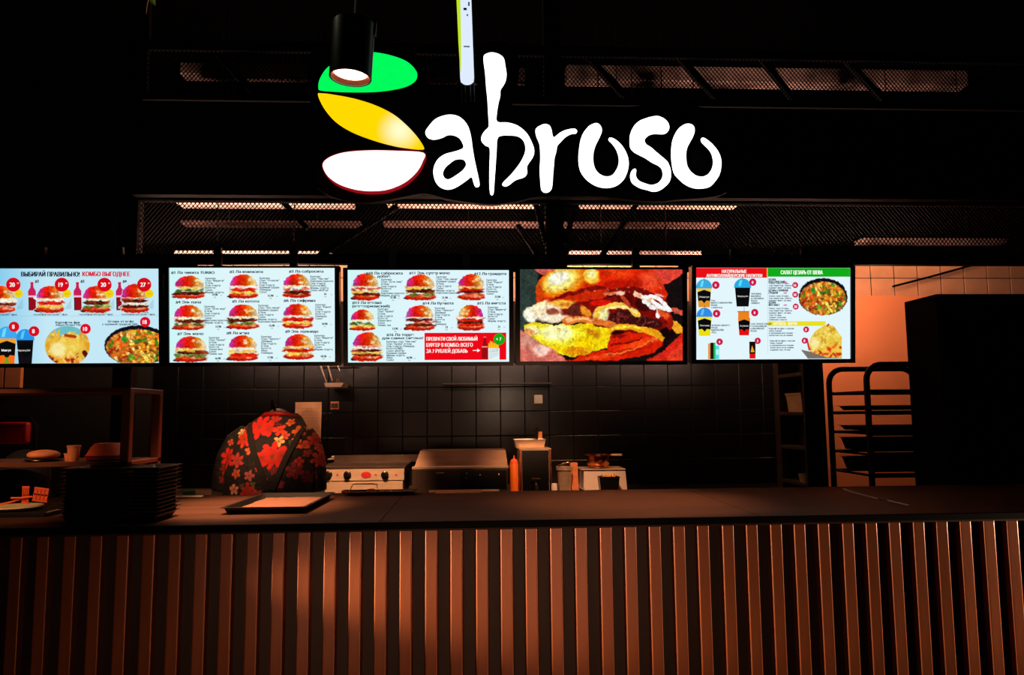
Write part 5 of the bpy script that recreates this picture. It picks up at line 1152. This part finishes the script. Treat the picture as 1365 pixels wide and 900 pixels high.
# ================================================================ right side: shelving cabinet, rack, black cupboard
Xs = W(1040, 560, 5.15).x; Y0, Y1 = 4.78, 5.15
Xe = Xs + .12; zt_ = W(1060, 470, 4.9).z
t = thing('shelving_cabinet', 'tall narrow dark shelving unit open toward the kitchen, left of rack', 'cabinet', (Xs + .06, (Y0 + Y1) / 2, 0))
obj('side_panel', B(Xs, Xe, Y0 - .03, Y0, 0, zt_ + .25), 'black', t)
obj('side_panel', B(Xs, Xe, Y1, Y1 + .09, 0, zt_ + .25), 'steeldark', t)
obj('back_panel', B(Xe, Xe + .012, Y0 - .03, Y1 + .09, 0, zt_ + .25), 'black', t)
for py in (453, 500.5, 551.5, 597, 644):
    z = W(1055, py, 4.95).z; obj('shelf_board', B(Xs, Xe, Y0, Y1, z - .012, z + .012, bev=.002), 'steeldark', t)
obj('base_board', B(Xs, Xe, Y0, Y1, 0, .1), 'black', t)
z = W(1055, 551.5, 4.95).z + .012; bm = new()
def rrect(x0, x1, y0, y1, z): return [Vector(v) for v in ((x0, y0, z), (x1, y0, z), (x1, y1, z), (x0, y1, z))]
loft(bm, [rrect(Xs + .02, Xs + .1, Y0 + .05, Y1 - .1, z), rrect(Xs + .01, Xs + .11, Y0 + .04, Y1 - .09, z + .11), rrect(Xs + .005, Xs + .115, Y0 + .035, Y1 - .085, z + .112), rrect(Xs + .005, Xs + .115, Y0 + .035, Y1 - .085, z + .125)])
tag(obj('plastic_tub', bm, 'tub', None), 'translucent lidded tub on second shelf of narrow shelving unit', 'tub')
z = W(1055, 644, 4.95).z + .012; bm = new(); lathe(bm, [(0, 0), (.04, 0), (.05, .05), (.045, .05), (.036, .005), (0, .005)], (Xs + .06, Y0 + .13, z), 20)
tag(obj('small_bowl', bm, 'steel', None, smooth=True), 'small steel bowl on lowest visible shelf of narrow unit', 'bowl')
# bakery rack
Yr0, Yr1 = 4.6, 5.1; Xr = W(1158, 560, Yr0).x; Xr2 = Xr + .62; ztop = W(1185, 486, Yr0).z
t = thing('bakery_rack', 'black tubular bakery trolley rack with rounded top before orange wall', 'rack', ((Xr + Xr2) / 2, (Yr0 + Yr1) / 2, 0))
for y in (Yr0, Yr1):
    bm = new(); pts = [(Xr, y, .08)] + [(Xr, y, ztop - .1)] + [(Xr + .1 - .1 * math.cos(a_), y, ztop - .1 + .1 * math.sin(a_)) for a_ in np.linspace(0, math.pi / 2, 8)[1:]]
    pts += [(Xr2 - .1 + .1 * math.sin(a_), y, ztop - .1 + .1 * math.cos(a_)) for a_ in np.linspace(0, math.pi / 2, 8)] + [(Xr2, y, .08)]
    tube(bm, pts, .019, 12); obj('hoop_frame', bm, 'blackmetal', t, smooth=True)
for py in (522, 550, 578, 606, 634, 662):
    z = W(1185, py, Yr0).z
    bm = new(); tube(bm, [(Xr, Yr0, z), (Xr2, Yr0, z)], .015, 8); obj('cross_bar', bm, 'blackmetal', t, smooth=True); bm = new(); tube(bm, [(Xr, Yr1, z), (Xr2, Yr1, z)], .012, 8); obj('cross_bar', bm, 'blackmetal', t, smooth=True)
    for x in (Xr, Xr2): bm = new(); bar(bm, (x, Yr0, z), (x, Yr1, z), .01, .014); obj('side_rail', bm, 'steeldark', t)
for x in (Xr, Xr2):
    for y in (Yr0, Yr1): bm = new(); lathe(bm, [(0, -.04), (.04, -.04), (.042, 0), (.04, .04), (0, .04)], (x, y + .0, .042), 20, 'Y'); 
for x in (Xr, Xr2):
    for y in (Yr0, Yr1):
        bm = new(); lathe(bm, [(0, -.012), (.038, -.012), (.04, 0), (.038, .012), (0, .012)], (x, y, .04), 20, 'Y'); tube(bm, [(x, y, .04), (x, y, .1)], .012, 8); obj('castor', bm, 'plastic', t, smooth=True)
for py, lab in ((578, 'dark baking tray on third level of bakery rack'), (606, 'dark baking tray on fourth level of bakery rack'), (634, 'dark baking tray on fifth level of bakery rack'), (550, 'dark baking tray on second level of bakery rack')):
    z = W(1185, py, Yr0).z + .016; bm = new(); gn_tray(bm, Xr + .03, Xr2 - .03, Yr0 + .03, Yr1 - .03, z, z + .03 + (.05 if py > 600 else 0)); tag(obj('baking_tray', bm, 'blackmetal', None), lab, 'tray')
# tall black cupboard
Yc0 = 4.25; xa_ = W(1210, 480, Yc0 + .33).x; zt_ = W(1280, 392, Yc0).z
t = thing('tall_cupboard', 'tall plain black cupboard at the right beside the bakery rack', 'cupboard', (xa_ + .6, Yc0 + .3, 0))
obj('body', B(xa_, xa_ + 1.3, Yc0, Yc0 + .33, 0.0, zt_, bev=.003), 'rubber', t)
for i in range(2): obj('door', B(xa_ + .01 + i * .65, xa_ + .64 + i * .65, Yc0 - .018, Yc0, .08, zt_ - .02, bev=.003), 'rubber', t)
# cable across the lit tiles
bm = new(); tube(bm, [W(1190, 382, 6.17), W(1240, 369, 6.17), W(1312, 349, 6.17)], .009, 8); tag(obj('sloping_cable', bm, 'rubber', None, smooth=True), 'black cable running diagonally across lit beige tiles at right', 'cable')
bm = new(); tube(bm, [W(1277, 408.5, 4.2), W(1350, 395, 4.2)], .0025, 6); tag(obj('thin_rod', bm, 'steel', None), 'thin grey rod slanting high on the tall black cupboard', 'rod')

# ================================================================ person
YP_ = YB + .32
def PX(px, py, Y=YP_): return W(px, py, Y)
xc = PX(354, 600).x; z0 = PX(354, 650).z
def ring(cx, cy, cz, rx, ry, n=24, tilt=0.0):
    return [Vector((cx + rx * math.copysign(abs(math.cos(a_)) ** .85, math.cos(a_)), cy + ry * math.sin(a_) * math.cos(tilt), cz + ry * math.sin(a_) * math.sin(tilt))) for a_ in np.linspace(0, 2 * math.pi, n, endpoint=False)]
per = thing('person', 'person seen from behind in floral shirt, bending forward behind the counter', 'person', (xc, YP_, 0))
zsh = PX(354, 568).z     # shoulder height
def finish(name, bm, m, parent, vox, sm=6):
    bmesh.ops.recalc_face_normals(bm, faces=bm.faces)
    me = bpy.data.meshes.new(name); bm.to_mesh(me); bm.free()
    o = bpy.data.objects.new(name, me); C.objects.link(o)
    r = o.modifiers.new('r', 'REMESH'); r.mode = 'VOXEL'; r.voxel_size = vox; r.use_smooth_shade = True
    s = o.modifiers.new('s', 'SMOOTH'); s.iterations = sm; s.factor = .5
    bpy.context.view_layer.update(); dg = bpy.context.evaluated_depsgraph_get()
    me2 = bpy.data.meshes.new_from_object(o.evaluated_get(dg)); bpy.data.objects.remove(o)
    off = Vector(parent.location)
    co = np.empty(len(me2.vertices) * 3); me2.vertices.foreach_get('co', co); co = co.reshape(-1, 3)
    me2.vertices.foreach_set('co', (co - np.array(off)).ravel()); me2.materials.clear(); me2.materials.append(M[m] if isinstance(m, str) else m)
    me2.polygons.foreach_set('use_smooth', [True] * len(me2.polygons))
    o2 = bpy.data.objects.new(name, me2); C.objects.link(o2); o2.parent = parent; return o2, co
yb0 = YP_
# body: one continuous surface
bm = new()
loft(bm, [ring(xc, yb0, .92, .17, .12), ring(xc, yb0 + .01, 1.05, .16, .11), ring(xc, yb0 + .03, 1.2, .17, .12), ring(xc, yb0 + .06, 1.35, .16, .11), ring(xc, yb0 + .10, zsh - .03, .11, .08), ring(xc, yb0 + .14, zsh + .04, .055, .055), ring(xc, yb0 + .2, zsh + .03, .05, .05)])
ell(bm, (xc, yb0 + .27, zsh - .01), .078, .1, .095, 3); ell(bm, (xc, yb0 + .345, zsh - .05), .05, .05, .05, 2); ell(bm, (xc, yb0 + .385, zsh - .03), .012, .02, .018, 2)
for s in (-1, 1):
    ell(bm, (xc + s * .08, yb0 + .26, zsh + .01), .012, .02, .03, 2)
    q3 = [Vector((PX(px, py).x, yb0 + dy, PX(px, py).z)) for px, py, dy in (((330, 582, .06), (304, 612, .05), (292, 650, .06)) if s < 0 else ((398, 582, .06), (413, 612, .05), (417, 650, .06)))]
    sh, md, el = q3; wr = Vector((xc + s * .14, yb0 + .26, zsh - .36))
    tube(bm, [sh, md, el, el.lerp(wr, .4), wr], [.045, .042, .036, .034, .026], 14)
    tube(bm, [(xc + s * .09, yb0, .95), (xc + s * .1, yb0 + .01, .7), (xc + s * .1, yb0 + .02, .5), (xc + s * .1, yb0, .3), (xc + s * .1, yb0 - .02, .08)], [.095, .085, .062, .058, .04], 16)
    ell(bm, (xc + s * .1, yb0 + .06, .045), .045, .12, .042, 2)
    hd = (Vector((xc + s * .12, yb0 + .35, zsh - .38)) - wr).normalized(); side = Vector((0, 0, 1)).cross(hd).normalized()
    tube(bm, [wr, wr + hd * .05, wr + hd * .09], [.027, .036, .034], 12)
    for f in range(4):
        base = wr + hd * .085 + side * (f - 1.5) * .019; L_ = (.06, .072, .068, .05)[f]
        tube(bm, [base, base + hd * L_ * .5 + Vector((0, 0, -.004)), base + hd * L_ + Vector((0, 0, -.018))], [.0095, .009, .0075], 8)
    th = wr + hd * .03 + side * s * .03; tube(bm, [th, th + (hd + side * s * .8).normalized() * .03, th + (hd + side * s * .6).normalized() * .055], [.012, .011, .009], 8)
body, _ = finish('body', bm, 'skin', per, .007, 3)
# hair / cap
bm = new(); ell(bm, (xc, yb0 + .262, zsh + .005), .088, .108, .098, 3)
tube(bm, [(xc - .01, yb0 + .2, zsh + .1), (xc - .015, yb0 + .18, zsh + .14), (xc - .012, yb0 + .17, zsh + .155)], [.02, .012, .005], 8)
hair, _ = finish('hair', bm, 'hair', per, .008, 2)
# trousers
bm = new(); loft(bm, [ring(xc, yb0, .84, .175, .13), ring(xc, yb0, .95, .185, .135), ring(xc, yb0 + .01, 1.06, .175, .125)])
for s in (-1, 1): tube(bm, [(xc + s * .092, yb0, .93), (xc + s * .1, yb0 + .01, .7), (xc + s * .1, yb0 + .02, .5), (xc + s * .1, yb0, .1)], [.105, .1, .08, .075], 16)
finish('trousers', bm, 'cloth', per, .012, 3)
# floral shirt
def wring(px0, px1, py, dy, ry):
    a, b = PX(px0, py), PX(px1, py); return ring((a.x + b.x) / 2, yb0 + dy, (a.z + b.z) / 2, (b.x - a.x) / 2, ry, 28)
bm = new()
loft(bm, [wring(300, 412, 690, -.005, .16), wring(298, 416, 660, -.005, .17), wring(300, 420, 630, 0, .18), wring(304, 420, 605, .02, .185), wring(312, 414, 585, .05, .18), wring(324, 404, 568, .08, .15), wring(338, 396, 556, .11, .11), wring(345, 390, 551, .13, .07)])
for s, pts in ((-1, ((328, 580, .06), (312, 592, .06), (300, 612, .05), (294, 634, .05), (290, 655, .06))), (1, ((400, 580, .06), (408, 592, .06), (416, 612, .05), (419, 634, .05), (420, 655, .06)))):
    tube(bm, [Vector((PX(px, py).x, yb0 + dy, PX(px, py).z)) for px, py, dy in pts], [.07, .075, .066, .06, .055], 16)
def shirt_mat():
    m = bpy.data.materials.new('floral_fabric'); m.use_nodes = True; nt = m.node_tree; b = nt.nodes['Principled BSDF']; a = nt.nodes.new('ShaderNodeAttribute'); a.attribute_name = 'Col'
    nt.links.new(a.outputs[0], b.inputs['Base Color']); b.inputs['Roughness'].default_value = .8
    n = nt.nodes.new('ShaderNodeTexNoise'); n.inputs['Scale'].default_value = 14; bp = nt.nodes.new('ShaderNodeBump'); bp.inputs['Strength'].default_value = .5; bp.inputs['Distance'].default_value = .02
    nt.links.new(n.outputs[0], bp.inputs['Height']); nt.links.new(bp.outputs[0], b.inputs['Normal']); return m
shirt, co = finish('floral_shirt', bm, shirt_mat(), per, .0055, 5)
FL = [(395,360,26,(240,205,130),6),(430,390,50,(214,50,16),7),(505,325,66,(226,26,12),7),(560,335,44,(206,30,14),5),(620,340,34,(236,60,30),5),(655,372,24,(226,90,60),5),(627,402,30,(246,214,140),5),(716,350,34,(244,120,50),5),(710,412,30,(236,120,70),4),(752,425,26,(226,80,50),3),(795,395,40,(180,40,24),6),(330,495,56,(216,34,20),7),(405,505,42,(190,60,54),6),
      (602,482,82,(226,34,16),8),(545,490,46,(214,40,22),5),(652,478,44,(206,40,30),5),(826,505,48,(180,50,36),7),(480,585,30,(180,90,90),5),(403,575,28,(190,80,50),5),(390,660,30,(226,150,130),5),(470,665,44,(180,34,26),6),(520,690,34,(170,60,50),5),(640,630,28,(140,40,80),5),(715,560,48,(130,30,50),6),(610,555,26,(120,24,40),5),(735,510,24,(190,50,50),4),(472,450,24,(236,110,60),4),(330,412,20,(200,90,60),4),(420,310,30,(150,24,16),5),(665,300,22,(236,110,50),5),(580,288,34,(200,40,20),6),(525,550,14,(220,60,40),5),(300,560,30,(150,30,24),6),(560,610,22,(120,30,40),5),(780,600,36,(120,24,24),6),(820,440,26,(200,70,50),5),(290,620,30,(140,24,24),6),(770,470,22,(150,40,40),5),(685,405,12,(70,100,50),3),(500,630,14,(90,110,60),3),(440,640,16,(90,70,50),4),(600,240+70,20,(60,10,10),4)]
col = np.zeros((len(co), 4)); col[:, :3] = lin((12, 10, 12))[:3]; col[:, 3] = 1
kx = (PX(355, 600).x - PX(354, 600).x); 
for i, (fx, fy, fr, fc, npet) in enumerate(FL):
    px, py = 220 + fx / 4.092, 490 + fy / 4.092; p = PX(px, py, yb0 - .1)
    dx = (co[:, 0] - p.x); dz = (co[:, 2] - p.z); rr_ = np.hypot(dx, dz); th = np.arctan2(dz, dx) + i * 1.7
    R_ = fr / 4.092 * kx * .98; ra = R_ * (.42 + .58 * np.abs(np.cos(th * npet / 2)) ** .8)
    mk = rr_ < ra; shade = .55 + .45 * np.clip(rr_ / R_, 0, 1)
    col[mk, :3] = np.array(lin(fc)[:3])[None] * shade[mk, None]
    ct_ = rr_ < R_ * .16; col[ct_, :3] = lin((120, 60, 10))[:3]
ca = shirt.data.color_attributes.new('Col', 'FLOAT_COLOR', 'POINT'); ca.data.foreach_set('color', col.astype(np.float32).ravel())
# collar and apron straps
bm = new(); tube(bm, [Vector((PX(px, py).x, yb0 + dy, PX(px, py).z)) for px, py, dy in ((344, 556, .06), (352, 552, .03), (368, 551, .02), (382, 552, .03), (391, 556, .06))], [.008, .012, .012, .012, .008], 10)
o = obj('collar', bm, 'red', per, smooth=True); o['label'] = 'dark red collar edge'
def strap(pts):
    bm = new(); import mathutils
    from mathutils.bvhtree import BVHTree
    me = shirt.data; bv = BVHTree.FromPolygons([tuple(v.co) for v in me.vertices], [tuple(p.vertices) for p in me.polygons])
    P3 = []
    for a_, b_ in zip(pts, pts[1:]):
        for t in np.linspace(0, 1, 10, endpoint=False):
            px, py = a_[0] + (b_[0] - a_[0]) * t, a_[1] + (b_[1] - a_[1]) * t
            q_ = PX(px, py, yb0 - .1) - per.location; h = bv.ray_cast(Vector((q_.x, -2, q_.z)), Vector((0, 1, 0)))
            if h[0] is not None: P3.append(h[0] + h[1] * .003)
    L_ = []; 
    for i, p in enumerate(P3):
        d_ = (P3[min(i + 1, len(P3) - 1)] - P3[max(i - 1, 0)]).normalized(); s_ = d_.cross(Vector((0, 1, 0))).normalized() * .016
        L_.append([p - s_ + Vector((0, .012, 0)), p - s_ + Vector((0, -.003, 0)), p + s_ + Vector((0, -.003, 0)), p + s_ + Vector((0, .012, 0))])
    loft(bm, L_); return obj('apron_strap', bm, 'cloth', per, local=True)
strap([(326, 564), (333, 580), (341, 600), (352, 625), (362, 655)]); strap([(400, 562), (392, 590), (380, 620), (366, 655)])
